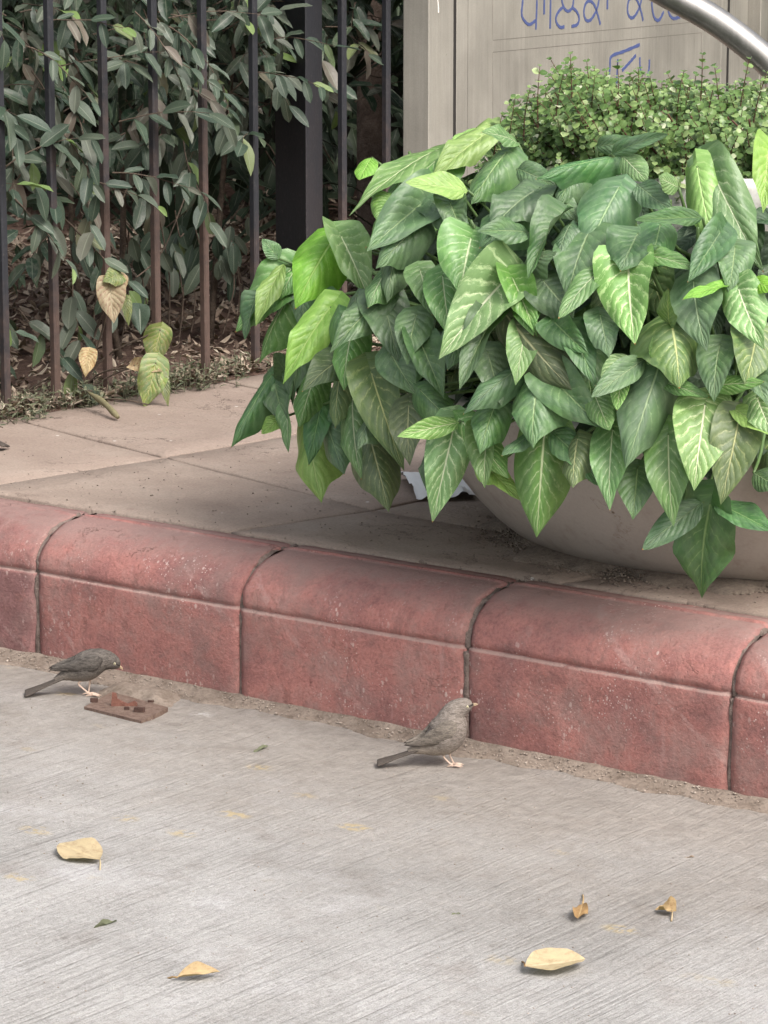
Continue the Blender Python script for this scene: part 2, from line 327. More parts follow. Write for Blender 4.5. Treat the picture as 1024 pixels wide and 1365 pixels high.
def mat_broad(name, lo, hi, vein, vs, var, varcol, rough=.45, dust=.25):
    """large arrow-shaped leaves: pale midrib, lateral veins, variegation between them"""
    t = NT(name); uv = t.coord('UV'); s = t.sep(uv); P = t.coord(); r = rand(t)
    x = t.math('ABSOLUTE', t.math('SUBTRACT', t.math('MULTIPLY', s[0], 2.0), 1.0))
    off = t.math('MULTIPLY', r, 13.0)
    W = t.n('CombineXYZ', {0: s[0], 1: s[1], 2: off})
    n1 = t.noise(W, 4.5, 4, .6); n2 = t.noise(W, 16, 4, .65)
    side = t.math('GREATER_THAN', s[0], .5)
    ph = t.math('ADD', t.math('SUBTRACT', t.math('MULTIPLY', s[1], 8.0), t.math('MULTIPLY', t.math('POWER', x, .8), 2.7)), t.math('MULTIPLY', side, .33))
    ph = t.math('ADD', ph, t.math('MULTIPLY', t.math('SUBTRACT', n1, .5), 1.1))
    n3 = t.noise(t.n('CombineXYZ', {0: t.math('MULTIPLY', ph, 5.0), 1: t.math('MULTIPLY', x, 4.5), 2: t.math('ADD', off, t.math('MULTIPLY', side, 5.0))}), 1, 5, .75)
    pp = t.math('PINGPONG', ph, .5)                  # 0 on the vein, .5 between
    vn = t.math('MULTIPLY', t.step(pp, .085, .01), t.math('MULTIPLY', t.step(x, .95, .25), t.step(t.math('ADD', t.math('MULTIPLY', n2, .5), t.math('MULTIPLY', n1, .5)), .40, .60)))
    mr = t.step(x, t.math('MULTIPLY', 1, 0.05), .018)
    mr = t.math('MULTIPLY', t.step(x, .050, .014), t.step(s[1], 1.0, .9))
    c = t.mix(t.step(n1, .3, .7), lo, hi)
    c = t.mix(t.math('MULTIPLY', t.step(t.math('ADD', n3, t.math('MULTIPLY', t.math('SUBTRACT', t.step(pp, .42, .0), .5), .16)), .50, .63), var), c, varcol)
    c = t.mix(t.math('MULTIPLY', vn, vs), c, vein)
    c = t.mix(t.math('MULTIPLY', mr, min(1, vs+.25)), c, vein)
    du = t.math('MULTIPLY', t.step(t.noise(W, 3.2, 5, .65), .3, .7), dust)
    c = t.mix(du, c, (.22, .25, .205))
    c = t.mix(.35, c, t.ramp(n2, [(.3, (.80, .84, .80)), (.5, (1, 1, 1)), (.7, (1.15, 1.12, 1.15))]), 'MULTIPLY')
    hv = t.n('HueSaturation', {'Hue': t.n('MapRange', {0: r, 3: .485, 4: .512}), 'Saturation': t.n('MapRange', {0: t.math('FRACT', t.math('MULTIPLY', r, 7.3)), 3: .82, 4: 1.08}), 'Value': t.n('MapRange', {0: t.math('FRACT', t.math('MULTIPLY', r, 3.7)), 3: .78, 4: 1.18}), 'Color': c})
    # brown nibbled spots
    vo = t.n('TexVoronoi', {'Vector': W, 'Scale': 3.3}, out=0)
    hv = t.mix(t.math('MULTIPLY', t.step(vo, .045, .025), t.step(r, .55, .6)), hv, (.16, .10, .04))
    tip = t.math('MULTIPLY', t.step(s[1], .975, .99), t.step(r, .5, .52))
    hv = t.mix(tip, hv, (.30, .13, .04))
    h = t.math('SUBTRACT', t.math('MULTIPLY', t.step(pp, .0, .45), .38), t.math('MULTIPLY', mr, .6))
    h = t.math('ADD', h, t.math('MULTIPLY', n2, .18))
    back = t.mix(.55, hv, (.17, .22, .14))
    tc = t.mix(1.0, hv, (1.5, 1.9, .75), 'MULTIPLY')
    return leaf_shader(t, hv, h, rough, .12, tc, back, .0035)
def mat_small(name, stops, rough=.45, trans=.12, dust=.2, vein=(.3, .33, .25)):
    t = NT(name); uv = t.coord('UV'); s = t.sep(uv); P = t.coord(); r = rand(t)
    x = t.math('ABSOLUTE', t.math('SUBTRACT', t.math('MULTIPLY', s[0], 2.0), 1.0))
    c = t.ramp(r, stops, 'LINEAR')
    c = t.mix(t.math('MULTIPLY', t.step(x, .10, .03), .35), c, vein)
    n = t.noise(P, 60, 4, .65)
    if rough > .6 and trans > .09: c = t.mix(.75, c, t.ramp(t.noise(P, 5, 5, .7), [(.3, (.55, .42, .30)), (.5, (1, 1, 1)), (.7, (1.2, 1.2, 1.15))]), 'MULTIPLY')
    c = t.mix(t.math('MULTIPLY', t.step(n, .45, .65), dust), c, (.19, .185, .16))
    return leaf_shader(t, c, n, rough, trans, t.mix(1.0, c, (1.3, 1.6, .8), 'MULTIPLY'), None, .001)

M_road = mat_road(); M_kerb = mat_kerb(); M_slab = mat_slab(); M_conc = mat_concrete(); M_iron = mat_iron(1.2)
M_mortar = mat_soil('crumbling_joint_mortar', (.10, .075, .064), (.26, .20, .175), 60, .006)
M_dirt = mat_soil('gutter_silt', (.135, .105, .084), (.27, .222, .184), 18, .006)
M_earth = mat_soil('garden_earth', (.075, .046, .037), (.17, .112, .088), 22, .02)
M_potsoil = mat_soil('potting_soil', (.02, .014, .010), (.05, .036, .026), 30, .02)
M_steel = mat_steel('brushed_steel_cladding', (.305, .29, .255), .35, .50)
M_steel2 = mat_steel('galvanised_handrail_steel', (.30, .29, .28), .85, .36)
M_gap = mat_plain('painted_gap_shade', (.02, .018, .016))  # near-black colour that paints the shade inside the panel grooves
M_ink = mat_plain('blue_marker_paint', (.040, .060, .165), (.065, .085, .20), .6, 120)
M_etch = mat_plain('panel_seam', (.14, .125, .11))
M_white = mat_plain('white_drip', (.75, .74, .70))

B_D = mat_broad('broad_leaf_dark', (.044, .116, .038), (.092, .195, .064), (.30, .43, .19), .46, .14, (.15, .27, .11), .40, .26)
B_G = mat_broad('broad_leaf_mid', (.078, .185, .042), (.140, .28, .072), (.54, .62, .36), .70, .4, (.27, .40, .17), .38, .14)
B_V = mat_broad('broad_leaf_variegated', (.115, .235, .06), (.18, .33, .10), (.68, .72, .47), .80, .66, (.43, .58, .26), .42, .08)
B_L = mat_broad('broad_leaf_lime', (.14, .29, .035), (.22, .41, .065), (.46, .62, .20), .42, .22, (.38, .54, .15), .40, .06)
B_O = mat_broad('broad_leaf_olive', (.062, .112, .032), (.105, .165, .050), (.42, .45, .20), .70, .35, (.22, .28, .10), .42, .2)
BM = dict(D=B_D, G=B_G, V=B_V, L=B_L, O=B_O)
M_stem = mat_plain('green_leaf_stalk', (.10, .17, .05), (.055, .10, .035), .5, 25)
M_bark = mat_soil('shrub_bark', (.055, .042, .033), (.15, .115, .09), 40, .006)
M_trunk = mat_soil('tree_bark', (.075, .055, .045), (.20, .150, .120), 18, .015)
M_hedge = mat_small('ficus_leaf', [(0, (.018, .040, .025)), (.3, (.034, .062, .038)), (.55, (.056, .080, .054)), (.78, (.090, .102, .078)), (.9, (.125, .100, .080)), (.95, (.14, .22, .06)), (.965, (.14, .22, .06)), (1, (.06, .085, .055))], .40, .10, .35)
M_dark = mat_small('dark_and_shaded_leaf', [(0, (.018, .034, .018)), (.5, (.035, .058, .032)), (1, (.06, .085, .045))], .55, .08, .1)
M_jade = mat_small('small_round_succulent_leaf', [(0, (.060, .115, .030)), (.4, (.100, .175, .050)), (.75, (.155, .24, .075)), (.94, (.25, .33, .13)), (1, (.48, .50, .36))], .38, .14, .06, (.22, .30, .12))
M_redstem = mat_plain('reddish_stem', (.12, .055, .035), (.07, .035, .022))
M_litter = mat_small('dead_leaf_litter', [(0, (.07, .045, .033)), (.3, (.15, .102, .076)), (.6, (.25, .185, .14)), (.85, (.36, .285, .22)), (1, (.50, .44, .35))], .8, .05, .3, (.2, .15, .1))
M_dryleaf = mat_small('dry_fallen_leaf', [(0, (.29, .175, .075)), (.4, (.34, .23, .11)), (.7, (.42, .33, .20)), (1, (.48, .40, .28))], .62, .10, .10, (.60, .48, .28))
M_paleleaf = mat_small('pale_dry_leaf', [(0, (.38, .30, .18)), (1, (.44, .36, .23))], .62, .10, .10, (.62, .52, .36))
M_weed = mat_small('small_weed_leaf', [(0, (.06, .075, .04)), (.6, (.12, .13, .075)), (1, (.22, .19, .13))], .6, .1, .3)
M_pothos = mat_broad('yellowing_vine_leaf', (.10, .155, .040), (.20, .23, .055), (.45, .42, .20), .4, .6, (.36, .29, .15), .5, .35)
M_pothosdry = mat_broad('withered_vine_leaf', (.34, .26, .13), (.50, .42, .25), (.55, .48, .30), .35, .8, (.28, .13, .07), .6, .1)

# ------------------------------------------------------------------ road
RZ = -KA   # rotation of objects laid out in the kerb frame
def kobj(name, me, mat, parent=None, **p):
    o = link(name, me, mat, parent, **p)
    if parent is None or parent.rotation_euler.z == 0: o.rotation_euler.z = RZ
    return o
def road_h(U, V):
    z = fbm(U*2.2, V*2.2, 4, 3)*.006 + fbm(U*30, V*30, 3, 9)*.0016
    # pitted, broken slab edge next to the gutter
    e = V + fbm(U*3.5, V*3.5, 5, 21)*.42 + (U+3.9)*.02
    g = np.clip((e-4.86)/.05, 0, 1); z = z - g*.004 + g*fbm(U*22, V*22, 4, 5)*.007
    # saw-cut joint running away from the kerb
    j = np.exp(-((U+3.952+fbm(U*0+3, V*6, 3, 2)*.012)/.006)**2)*np.clip((4.78-V)/.1, 0, 1)
    z = z - j*.006*(.6+fbm(U*0, V*9, 2, 7))
    return z
def grid(u0, u1, v0, v1, st, hf):
    nu = int((u1-u0)/st)+1; nv = int((v1-v0)/st)+1
    U, V = np.meshgrid(np.linspace(u0, u1, nu), np.linspace(v0, v1, nv), indexing='ij')
    Z = hf(U, V); co = np.stack([U, V, Z], -1).reshape(-1, 3)
    i = (np.arange(nu-1)[:, None]*nv+np.arange(nv-1)[None]).ravel()
    F = np.stack([i, i+nv, i+nv+1, i+1], -1)
    me = bpy.data.meshes.new('grid'); me.from_pydata(co.tolist(), [], F.tolist()); me.shade_smooth(); return me
rm = grid(-6.6, -1.0, 2.1, 5.16, .0125, lambda U, V: road_h(U, V)+.004)
road = kobj('road', rm, M_road, kind='structure')
mb = MB(); mb.add([(-60, -60, -.012), (60, -60, -.012), (60, 5.3, -.012), (-60, 5.3, -.012)], [(0, 1, 2, 3)])
kobj('road_beyond', mb.mesh('road_sheet'), M_road, kind='structure')

# ------------------------------------------------------------------ kerb
kerb = thing('kerb', None, None, kind='structure'); kerb.rotation_euler.z = RZ
VK = 5.12
def profile():
    P = [(0.0, -.03), (0, .02), (0, .05), (0, .08), (0, .11), (0, .14), (0, .165), (0, .185), (.0000, .203), (.0015, .2082), (.0085, .2095), (.0088, .2135), (.0050, .2170)]
    for k in range(1, 17):
        a = math.pi/2*k/16; P.append((.005+.140*(1-math.cos(a)), .2165+.1055*math.sin(a)))
    P += [(.149, .3222), (.153, .3262), (.162, .3262), (.165, .3215), (.168, .3200), (.185, .3215), (.204, .3225), (.207, .316), (.207, .26)]
    return P
def kerb_stone(u0, u1, seed):
    pr = profile(); n = len(pr); m = max(8, int((u1-u0)/.0125)); vs = []; fs = []
    rr = np.random.default_rng(seed); dv = rr.uniform(-.004, .004); dz = rr.uniform(-.003, .003); tw = rr.uniform(-.006, .006)
    for i in range(m+1):
        s = i/m
        for j, (pv, pz) in enumerate(pr):
            # worn rounded ends
            e0 = float(fbm(np.array(seed*7.1+j*.45), np.array(1.0), 3, seed))*.015; e1 = float(fbm(np.array(seed*3.7+j*.45), np.array(9.0), 3, seed+4))*.015
            u = (u0+e0)*(1-s)+(u1+e1)*s
            edge = min(i, m-i)
            pull = {0: .007, 1: .0022, 2: .0006}.get(edge, 0)
            nx = float(fbm(np.array(u*7.0+seed), np.array(pv*12+pz*9), 4, seed))*.007 + float(fbm(np.array(u*26.0), np.array((pv+pz)*30), 3, seed+2))*.0036
            if 8 <= j <= 12: nx += float(fbm(np.array(u*38.0), np.array(seed*1.0), 4, seed+8))*.006
            if pv < .01: v, z = pv+pull+nx, pz
            else:
                a = min(1, max(0, (pz-.2)/.1)); v, z = pv+(pull+nx)*(1-a), pz-(pull+nx*.6)*a
            vs.append((u, VK+v+dv+tw*(s-.5), z+dz*(pz > .1)))
    for i in range(m):
        for j in range(n-1):
            a = i*n+j; fs.append((a, a+n, a+n+1, a+1))
    fs.append(tuple(range(n))); fs.append(tuple(reversed(range(m*n, (m+1)*n))))
    mb = MB(); mb.add(vs, fs); return mb.mesh('kerb_stone')
js = [G(48, 880), G(318, 935), G(625, 992), G(965, 1067)]
ju = [toK(p)[0] for p in js]
cuts = [ju[0]-.63*k for k in range(8, 0, -1)] + ju + [ju[-1]+.64*k for k in range(1, 8)]
gapw = .0052
for i in range(len(cuts)-1):
    if cuts[i+1] > -7.9 and cuts[i] < -.6:
        o = link('kerb_stone', kerb_stone(cuts[i]+gapw, cuts[i+1]-gapw, 31+i), M_kerb, kerb)
# crumbly mortar in the joints
for c in cuts:
    if -7.9 < c < -.6:
        pr = [(a+.0085, b-.007 if b > .2 else b) for a, b in profile()]
        vs = []; fs = []; n = len(pr)
        for i, du in enumerate((-.006, -.002, .002, .006)):
            for j, (a, b) in enumerate(pr):
                q = random.uniform(-.0030, .0045)+(.003 if abs(du) > .004 else 0); vs.append((c+du*1.2+random.uniform(-.0015, .0015), VK+a+(q if b < .22 else 0), b+(q if b > .22 else 0)))
        fs = [(i*n+j, (i+1)*n+j, (i+1)*n+j+1, i*n+j+1) for i in range(3) for j in range(n-1)]
        mb = MB(); mb.add(vs, fs); link('mortar', mb.mesh('mortar'), M_mortar, kerb)

# silt that lies in the gutter, against the kerb
def silt_h(U, V):
    d = VK-V; w = .035+.11*(fbm(U*2.4, V*.5, 5, 17)+.24)+.05*fbm(U*13, V*5, 4, 3)
    z = .013*np.clip(1-d/w, 0, 1)**2.2
    return z + fbm(U*28, V*28, 4, 8)*.006*np.clip(1-d/w, 0, 1)**.4 - .03*np.clip((d-w)/.02, 0, 1) + .0035
sm = grid(-7.0, -1.2, 4.86, 5.128, .007, silt_h)
kobj('gutter_silt', sm, M_dirt, kind='stuff', label='brown silt lying in the gutter against the red kerb', category='dirt')

# ------------------------------------------------------------------ pavement
pav = thing('pavement', None, None, kind='structure'); pav.rotation_euler.z = RZ
mb = MB(); zz = ZT-.014
mb.add([(-60, VK+.20, zz), (60, VK+.235, zz), (60, 60, zz), (-60, 60, zz)], [(0, 1, 2, 3)])
link('bedding', mb.mesh('bedding'), M_mortar, pav)
def kz(px, py): return toK(G(px, py, ZT))
A0, A1, A2 = kz(90, 578), kz(240, 615), kz(500, 680)
def lineA(u):   # the long joint roughly along the kerb
    return A2[1] + (u-A2[0])*(A1[1]-A2[1])/(A1[0]-A2[0]) if u < A2[0] else A2[1]-.05*(u-A2[0])
B0, B1, B2 = kz(366, 699), kz(487, 681), kz(558, 669)
C0, C1 = kz(0, 645), kz(280, 600)
def slab(poly, seed, st=.035):
    """flagstone: polygon with slightly wavy, worn edges and its own tilt"""
    rr = np.random.default_rng(seed); c = np.mean(poly, 0); out = []
    n = len(poly)
    for i in range(n):
        a = np.array(poly[i]); b = np.array(poly[(i+1) % n]); L = np.linalg.norm(b-a); k = max(2, int(L/st)); d = (b-a)/L; nn = np.array([-d[1], d[0]])
        for j in range(k):
            p = a+(b-a)*j/k; wv = float(fbm(np.array(p[0]*5+seed), np.array(p[1]*5), 4, seed))*.014
            out.append(p+nn*(.0065+max(-.004, wv)))
    ntop = len(out); tl = rr.uniform(-.0025, .0025, 2); vs = []; fs = []
    zt = lambda p: ZT+rr.uniform(-.0002, .0002)+(p-c)@tl
    def ins(p, q): v = c-p; return p+v/np.linalg.norm(v)*q
    for p in out: vs.append((p[0], p[1], ZT-.03))
    for p in out: vs.append((p[0], p[1], zt(p)-.004))
    for p in out: q = ins(p, .005); vs.append((q[0], q[1], zt(q)))
    for q_ in (.30, .62):
        for p in out: q = p+(c-p)*q_; vs.append((q[0], q[1], zt(q)+float(fbm(np.array(q[0]*4), np.array(q[1]*4), 3, seed))*.003))
    vs.append((c[0], c[1], zt(c)))
    for l in range(4):
        for i in range(ntop):
            j = (i+1) % ntop; a = l*ntop; fs.append((a+i, a+j, a+ntop+j, a+ntop+i))
    for i in range(ntop): fs.append((4*ntop+i, 4*ntop+(i+1) % ntop, 5*ntop))
    mb = MB(); mb.add(vs, fs); me = mb.mesh('paving_slab')
    return link('paving_slab', me, M_slab, pav)
v0 = VK+.214
def ext(p, q, v):  # point on line pq at given v
    f = (v-p[1])/(q[1]-p[1]); return (p[0]+(q[0]-p[0])*f, v)
b_low = ext(B0, B1, v0); c_low = ext(C0, C1, v0)
def meetA(p, q):
    x = list(ext(p, q, lineA(p[0])))
    for _ in range(6): x = list(ext(p, q, lineA(x[0])))
    return tuple(x)
bA = meetA(B0, B1); cA = meetA(C0, C1)
row = [(-8.8, v0), (-8.1, v0), (-7.25, v0), (-6.35, v0), c_low, b_low, (-3.62, v0), (-2.75, v0), (-1.9, v0), (-1.0, v0), (-.1, v0)]
rowA = [(-8.7, lineA(-8.7)), (-8.0, lineA(-8.0)), (-7.1, lineA(-7.1)), (-6.2, lineA(-6.2)), cA, bA] + [(x, lineA(x)) for x in (-3.55, -2.7, -1.85, -.95, -.05)]
for i in range(len(row)-1):
    if row[i][0] < -6.35: continue
    slab([row[i], row[i+1], rowA[i+1], rowA[i]], 50+i)
slab([(-6.13, v0), row[3] if 0 else (-6.13+.0, v0+.0), (0, 0), (0, 0)], 1) if 0 else None
# far rows
prev = [(-6.05, lineA(-6.05)), cA, bA, (-3.6, lineA(-3.6)), (-2.7, lineA(-2.7)), (-1.8, lineA(-1.8)), (-.9, lineA(-.9))]
for rI in range(4):
    dv = [.92, .85, .9, .9][rI]; nxt = []
    for k, p in enumerate(prev): nxt.append((p[0]+(.05 if k else 0)+random.uniform(-.03, .03)*(k > 0), p[1]+dv+random.uniform(-.03, .03)))
    for k in range(len(prev)-1): slab([prev[k], prev[k+1], nxt[k+1], nxt[k]], 80+rI*9+k)
    prev = nxt
slab([(-6.13, v0), (-6.13+.0001, v0), (-6.13, 6.0), (-6.2, 6.0)], 2) if 0 else None

# ------------------------------------------------------------------ garden ground behind the fence
UF = toK(G(5, 556, ZT))[0] + .0   # fence line
UF = -6.09
def gh(U, V):
    d = UF+.09+.05*fbm(V*3, V*0, 4, 4)-U
    return ZT-.012+np.clip(d/.06, 0, 1)*.020+fbm(U*5, V*5, 4, 6)*.05*np.clip(d/.3, 0, 1)+.14*np.clip((d-.9)/2.5, 0, 1)
gm = grid(-12.5, -6.02, 3.8, 14.0, .05, gh)
kobj('garden_ground', gm, M_earth, kind='structure')
def gz_at(u, v): return float(gh(np.array(u), np.array(v)))

# ------------------------------------------------------------------ leaves
def leaf_verts(shape, ns, ntt, fold=.25, droop=.25, ripple=0.0, wave=.05, curl=0.0, seed=0, twist=0.0):
    vs = []; uvs = []; fs = []; r = random.Random(seed); p1, p2, p3 = r.uniform(0, 6), r.uniform(0, 6), r.uniform(.7, 1.3)
    for i in range(ns+1):
        s = i/ns
        if shape == 'arrow':   # heart based, drawn-out tip
            ww = (max(s, .0)**.36)*(max(0, 1-s)**1.12)*1.12 + .02*math.sin(math.pi*s)
        elif shape == 'ear':
            ww = math.sin(math.pi*max(0, min(1, s))**.85)**.75*.5*(1-.25*s)
        elif shape == 'ellipse':
            ww = (math.sin(math.pi*s)**.8)*.5*(1.06-.12*s)
        elif shape == 'oval':
            ww = (s**.6)*((1-s)**.62)*.79
        else:
            ww = math.sin(math.pi*s)**.55*.5
        for j in range(ntt+1):
            t = -1+2*j/ntt; a = abs(t)
            x = t*ww; y = s
            if shape == 'arrow': y = s - .25*(a**1.2)*max(0, 1-s*2.0)**1.2
            z = fold*a*ww + curl*(a**2)*ww
            z += ripple*math.cos((s*10-(a**.85)*2.6)*2*math.pi)*min(1, a*3)*(1-a*.3)*ww
            z += wave*(a**2)*math.sin(s*7*p3+p1+(2.1 if t > 0 else 0))*(ww*2)+wave*.22*(a**3)*math.sin(s*23*p3+p2+(1.3 if t > 0 else 0))*(ww*2)
            z -= droop*(s**2)
            x += twist*s*z
            vs.append((x, y, z)); uvs.append((.5+.5*t, s))
    m = ntt+1
    fs = [(i*m+j, (i)*m+j+1, (i+1)*m+j+1, (i+1)*m+j) for i in range(ns) for j in range(ntt)]
    return vs, fs, uvs
def leaf_mesh(name, *a, mat=None, **k):
    v, f, u = leaf_verts(*a, **k); mb = MB(); mb.add(v, f, u); me = mb.mesh(name); 
    if mat: me.materials.append(mat)
    return me
def frame(B, T, nrm, width, thick=None):
    """matrix taking the unit leaf (base at 0, tip at y=1, full width about 1) onto base B, tip T"""
    y = T-B; L = y.length; y = y/L; z = nrm-y*nrm.dot(y)
    if z.length < 1e-4: z = y.orthogonal()
    z.normalize(); x = y.cross(z)
    th = thick or (L+width)*.5
    m = Matrix.Identity(4)
    for r_ in range(3):
        m[r_][0] = x[r_]*width; m[r_][1] = y[r_]*L; m[r_][2] = z[r_]*th; m[r_][3] = B[r_]
    return m
def add_leaf(mb, lv, M, tint, mi=0):
    v, f, u = lv; mb.add([M @ Vector(p) for p in v], f, u, tint, mi)

# ------------------------------------------------------------------ planter
pc = G(1040, 708, ZT); PC = Vector((pc.x, pc.y, ZT))
planter = thing('two_tier_planter', 'large pale cement bowl planter with a smaller raised bowl inside, beside the kerb', 'planter', PC)
LR, LH = .83, .33
mb = MB()
prof = [(0, 0), (.52, 0), (.585, .006), (.625, .022), (.66, .05), (.70, .09), (.74, .14), (.775, .19), (.805, .245), (.825, .30), (.835, .335), (.838, .352), (.83, .362), (.80, .362), (.79, .352), (.785, .30), (.75, .27)]
lathe(mb, prof, (0, 0, 0), 128, .004)
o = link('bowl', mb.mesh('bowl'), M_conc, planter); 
mb = MB(); lathe(mb, [(0, .285), (.3, .29), (.6, .28), (.785, .275)], (0, 0, 0), 64); link('soil', mb.mesh('soil'), M_potsoil, planter)
mb = MB(); prof = [(.26, .26), (.25, .36), (.27, .44), (.34, .50), (.42, .555), (.49, .62), (.54, .70), (.565, .78), (.575, .83), (.577, .845), (.568, .852), (.545, .852), (.54, .84), (.53, .80), (.5, .78)]
lathe(mb, prof, (0, 0, 0), 112, .004); link('upper_bowl', mb.mesh('upper_bowl'), M_conc, planter)
mb = MB(); lathe(mb, [(0, .81), (.3, .81), (.535, .80)], (0, 0, 0), 48); link('upper_soil', mb.mesh('upper_soil'), M_potsoil, planter)

# ------------------------------------------------------------------ big-leaved plant round the rim of the lower bowl
bush = thing('arrowhead_plant', 'bushy plant with big arrow-shaped green leaves spilling over the rim of the cement planter', 'plant', (PC.x, PC.y, ZT+.285))
BC = Vector((PC.x, PC.y, ZT+.47)); RX, RZE = 1.16, .60
def shell(p, k=1.0):
    d = p-BC; return (math.hypot(d.x, d.y)/(RX*k))**2.6 + (abs(d.z)/(RZE*k))**2.6
def hit(px, py, k=1.0):
    """first point of the mound's outer shell along the sight line (or the nearest approach to it)"""
    best = None; bv = 1e9; Y = 5.2
    while Y < 8.4:
        p = PY(px, py, Y); s = shell(p, k)
        if s <= 1: return p
        if s < bv: bv = s; best = p
        Y += .02
    return best
arrows = [leaf_mesh('leaf', 'arrow', 18, 12, fold=random.uniform(.15, .75), droop=random.uniform(.10, .45), ripple=random.uniform(.002, .007), wave=random.uniform(.07, .20), curl=random.uniform(-1.0, .0), seed=i, twist=random.uniform(-.2, .2)) for i in range(9)]
ears = [leaf_mesh('leaf', 'ear', 14, 8, fold=random.uniform(.1, .5), droop=random.uniform(.05, .35), ripple=.012, wave=random.uniform(.05, .13), curl=random.uniform(-.5, .1), seed=i+20, twist=random.uniform(-.3, .3)) for i in range(5)]
for m in arrows+ears: m.materials.append(B_D)
LV = """446 316 396 390 74 L a|388 359 311 439 62 G a|372 345 350 318 26 D e|378 352 338 420 34 L e|386 394 333 476 44 G a|405 383 402 437 32 D a|440 410 374 500 52 L a|454 314 495 392 50 G a
575 203 460 262 44 G a|580 215 476 303 72 G a|652 176 573 226 46 L a|645 172 600 190 30 L e|675 203 628 257 62 D a|690 190 655 168 36 G e|624 254 542 240 44 L e|570 265 492 328 66 D a|577 269 625 306 50 D a|530 318 515 392 44 D a
507 400 441 458 46 D a|509 395 532 470 66 D a|628 318 612 387 80 G a|675 371 587 465 78 V a|590 368 597 440 52 G a|700 262 640 312 72 D a|660 420 608 506 48 D a
495 497 528 611 62 O a|470 530 468 624 54 G a|492 580 517 670 62 O a|410 555 417 658 74 L a|362 500 304 587 38 D a|365 503 374 564 42 D a|428 540 412 614 36 D a|385 520 379 600 36 G a|396 512 450 530 42 D e|388 505 362 470 36 D e|460 475 405 508 50 O a|375 557 348 577 30 L e
605 570 577 694 60 V a|612 563 537 577 32 V e|617 563 672 630 46 V a|694 490 620 536 42 D a|650 625 690 657 36 L a
815 210 722 222 38 D a|816 205 878 176 26 D e|830 208 862 240 38 G e|825 250 782 326 76 D a|850 246 890 277 40 D e|937 290 848 290 30 D e|930 222 944 322 58 L a|905 250 880 236 32 G e|948 225 1008 350 62 G a|1024 200 1020 272 42 L a
850 312 828 352 72 D a|850 338 917 345 36 G e|838 350 841 453 82 V a|805 355 745 410 40 G e|785 310 750 382 72 D a|745 290 697 355 42 D a|705 310 650 300 42 D e|712 255 650 292 68 D a|720 250 768 285 46 D e|683 370 715 437 42 G a|725 375 760 417 62 D a|675 420 748 512 88 O a
925 375 930 457 70 D a|985 385 1010 457 58 V a|975 378 913 390 22 L e|1000 372 1034 386 30 L e|895 430 912 502 88 O a|893 435 885 392 34 O e|845 478 802 502 42 V e|862 482 868 450 32 V e|1010 440 1000 502 72 O a|960 310 920 372 42 D a|765 440 790 505 40 D a
720 503 700 577 78 D a|735 503 800 568 62 D a|726 577 714 714 82 G a|715 573 668 605 34 D e|735 575 800 630 50 D e|817 573 806 668 54 G a|790 520 812 572 42 G e|880 483 838 612 78 D a|860 478 790 527 40 D e|830 500 822 545 28 V e|880 508 940 525 26 G e|891 580 891 693 62 G a|940 540 927 639 78 V a|974 542 1030 575 32 L e|945 514 1017 508 28 V e|985 560 966 659 66 O a|947 672 920 805 86 D a|937 670 860 724 46 D e|955 670 1028 704 52 D e|850 625 845 679 54 D a|1010 530 1026 578 48 V a|1005 630 1040 650 40 D e
560 300 505 345 50 D a|545 225 520 262 40 G e|640 350 690 385 40 G a|700 355 730 330 50 D a|760 300 742 330 44 D a|420 455 440 500 40 D a|475 395 462 440 44 D a|560 455 590 520 46 D a|560 520 600 560 44 D a|660 540 640 590 50 D a|740 430 780 470 46 D a|800 420 812 470 44 D a|960 460 945 520 54 D a|1000 490 1024 530 44 D a|770 585 760 640 50 O a|650 580 640 640 46 G a|455 420 470 480 42 D a|700 395 705 440 40 G a|880 300 870 350 56 D a|980 330 975 380 52 D a|600 270 615 305 40 D a|520 265 500 290 40 G a|495 210 478 238 34 L e|770 225 745 262 46 D a|430 395 452 450 46 D a|470 440 452 505 50 G a|455 490 440 560 46 O a|520 470 548 520 50 D a|545 540 540 610 50 O a|500 545 470 590 40 D a|420 500 398 560 44 G a|435 560 452 625 46 D a|555 420 540 475 48 D a|400 350 372 385 38 G a|340 400 322 452 36 D a|405 460 380 530 42 D a|515 360 490 400 40 G a|560 360 575 410 44 G a|620 430 600 480 44 D a|650 470 668 530 50 D a|700 440 690 500 44 G a|580 590 560 640 40 D a|690 225 735 240 38 D e|795 195 850 186 30 D e"""
bushleaves = 0
stem_rng = random.Random(4)
def petiole(p, parent):
    ang = math.atan2(p.y-BC.y, p.x-BC.x)+stem_rng.uniform(-.12, .12); rr_ = stem_rng.uniform(.36, .70)
    q = Vector((BC.x+rr_*math.cos(ang), BC.y+rr_*math.sin(ang), ZT+.28))
    mid = (p*.45+q*.55)+Vector((0, 0, stem_rng.uniform(.04, .16)))
    hi = p*.82+q*.18+Vector((0, 0, .035))
    pts = catmull([q, mid, hi, p], 10); mb = MB(); tube(mb, pts, [.0055-.0025*i/9 for i in range(10)], 6)
    return mb
LOFF = {}
def place_leaf(me, mt, B, T, nrm, W, parent, stalk=True):
    M_ = frame(B, T, nrm, W)
    o = link('leaf', me, None, parent); o.matrix_parent_inverse = Matrix.Translation(parent.location).inverted()
    o.matrix_basis = M_
    o.material_slots[0].link = 'OBJECT'; o.material_slots[0].material = mt
    if stalk:
        s = link('stem', petiole(B, parent).mesh('stem'), M_stem, parent); s.matrix_parent_inverse = Matrix.Translation(parent.location).inverted()
    return o
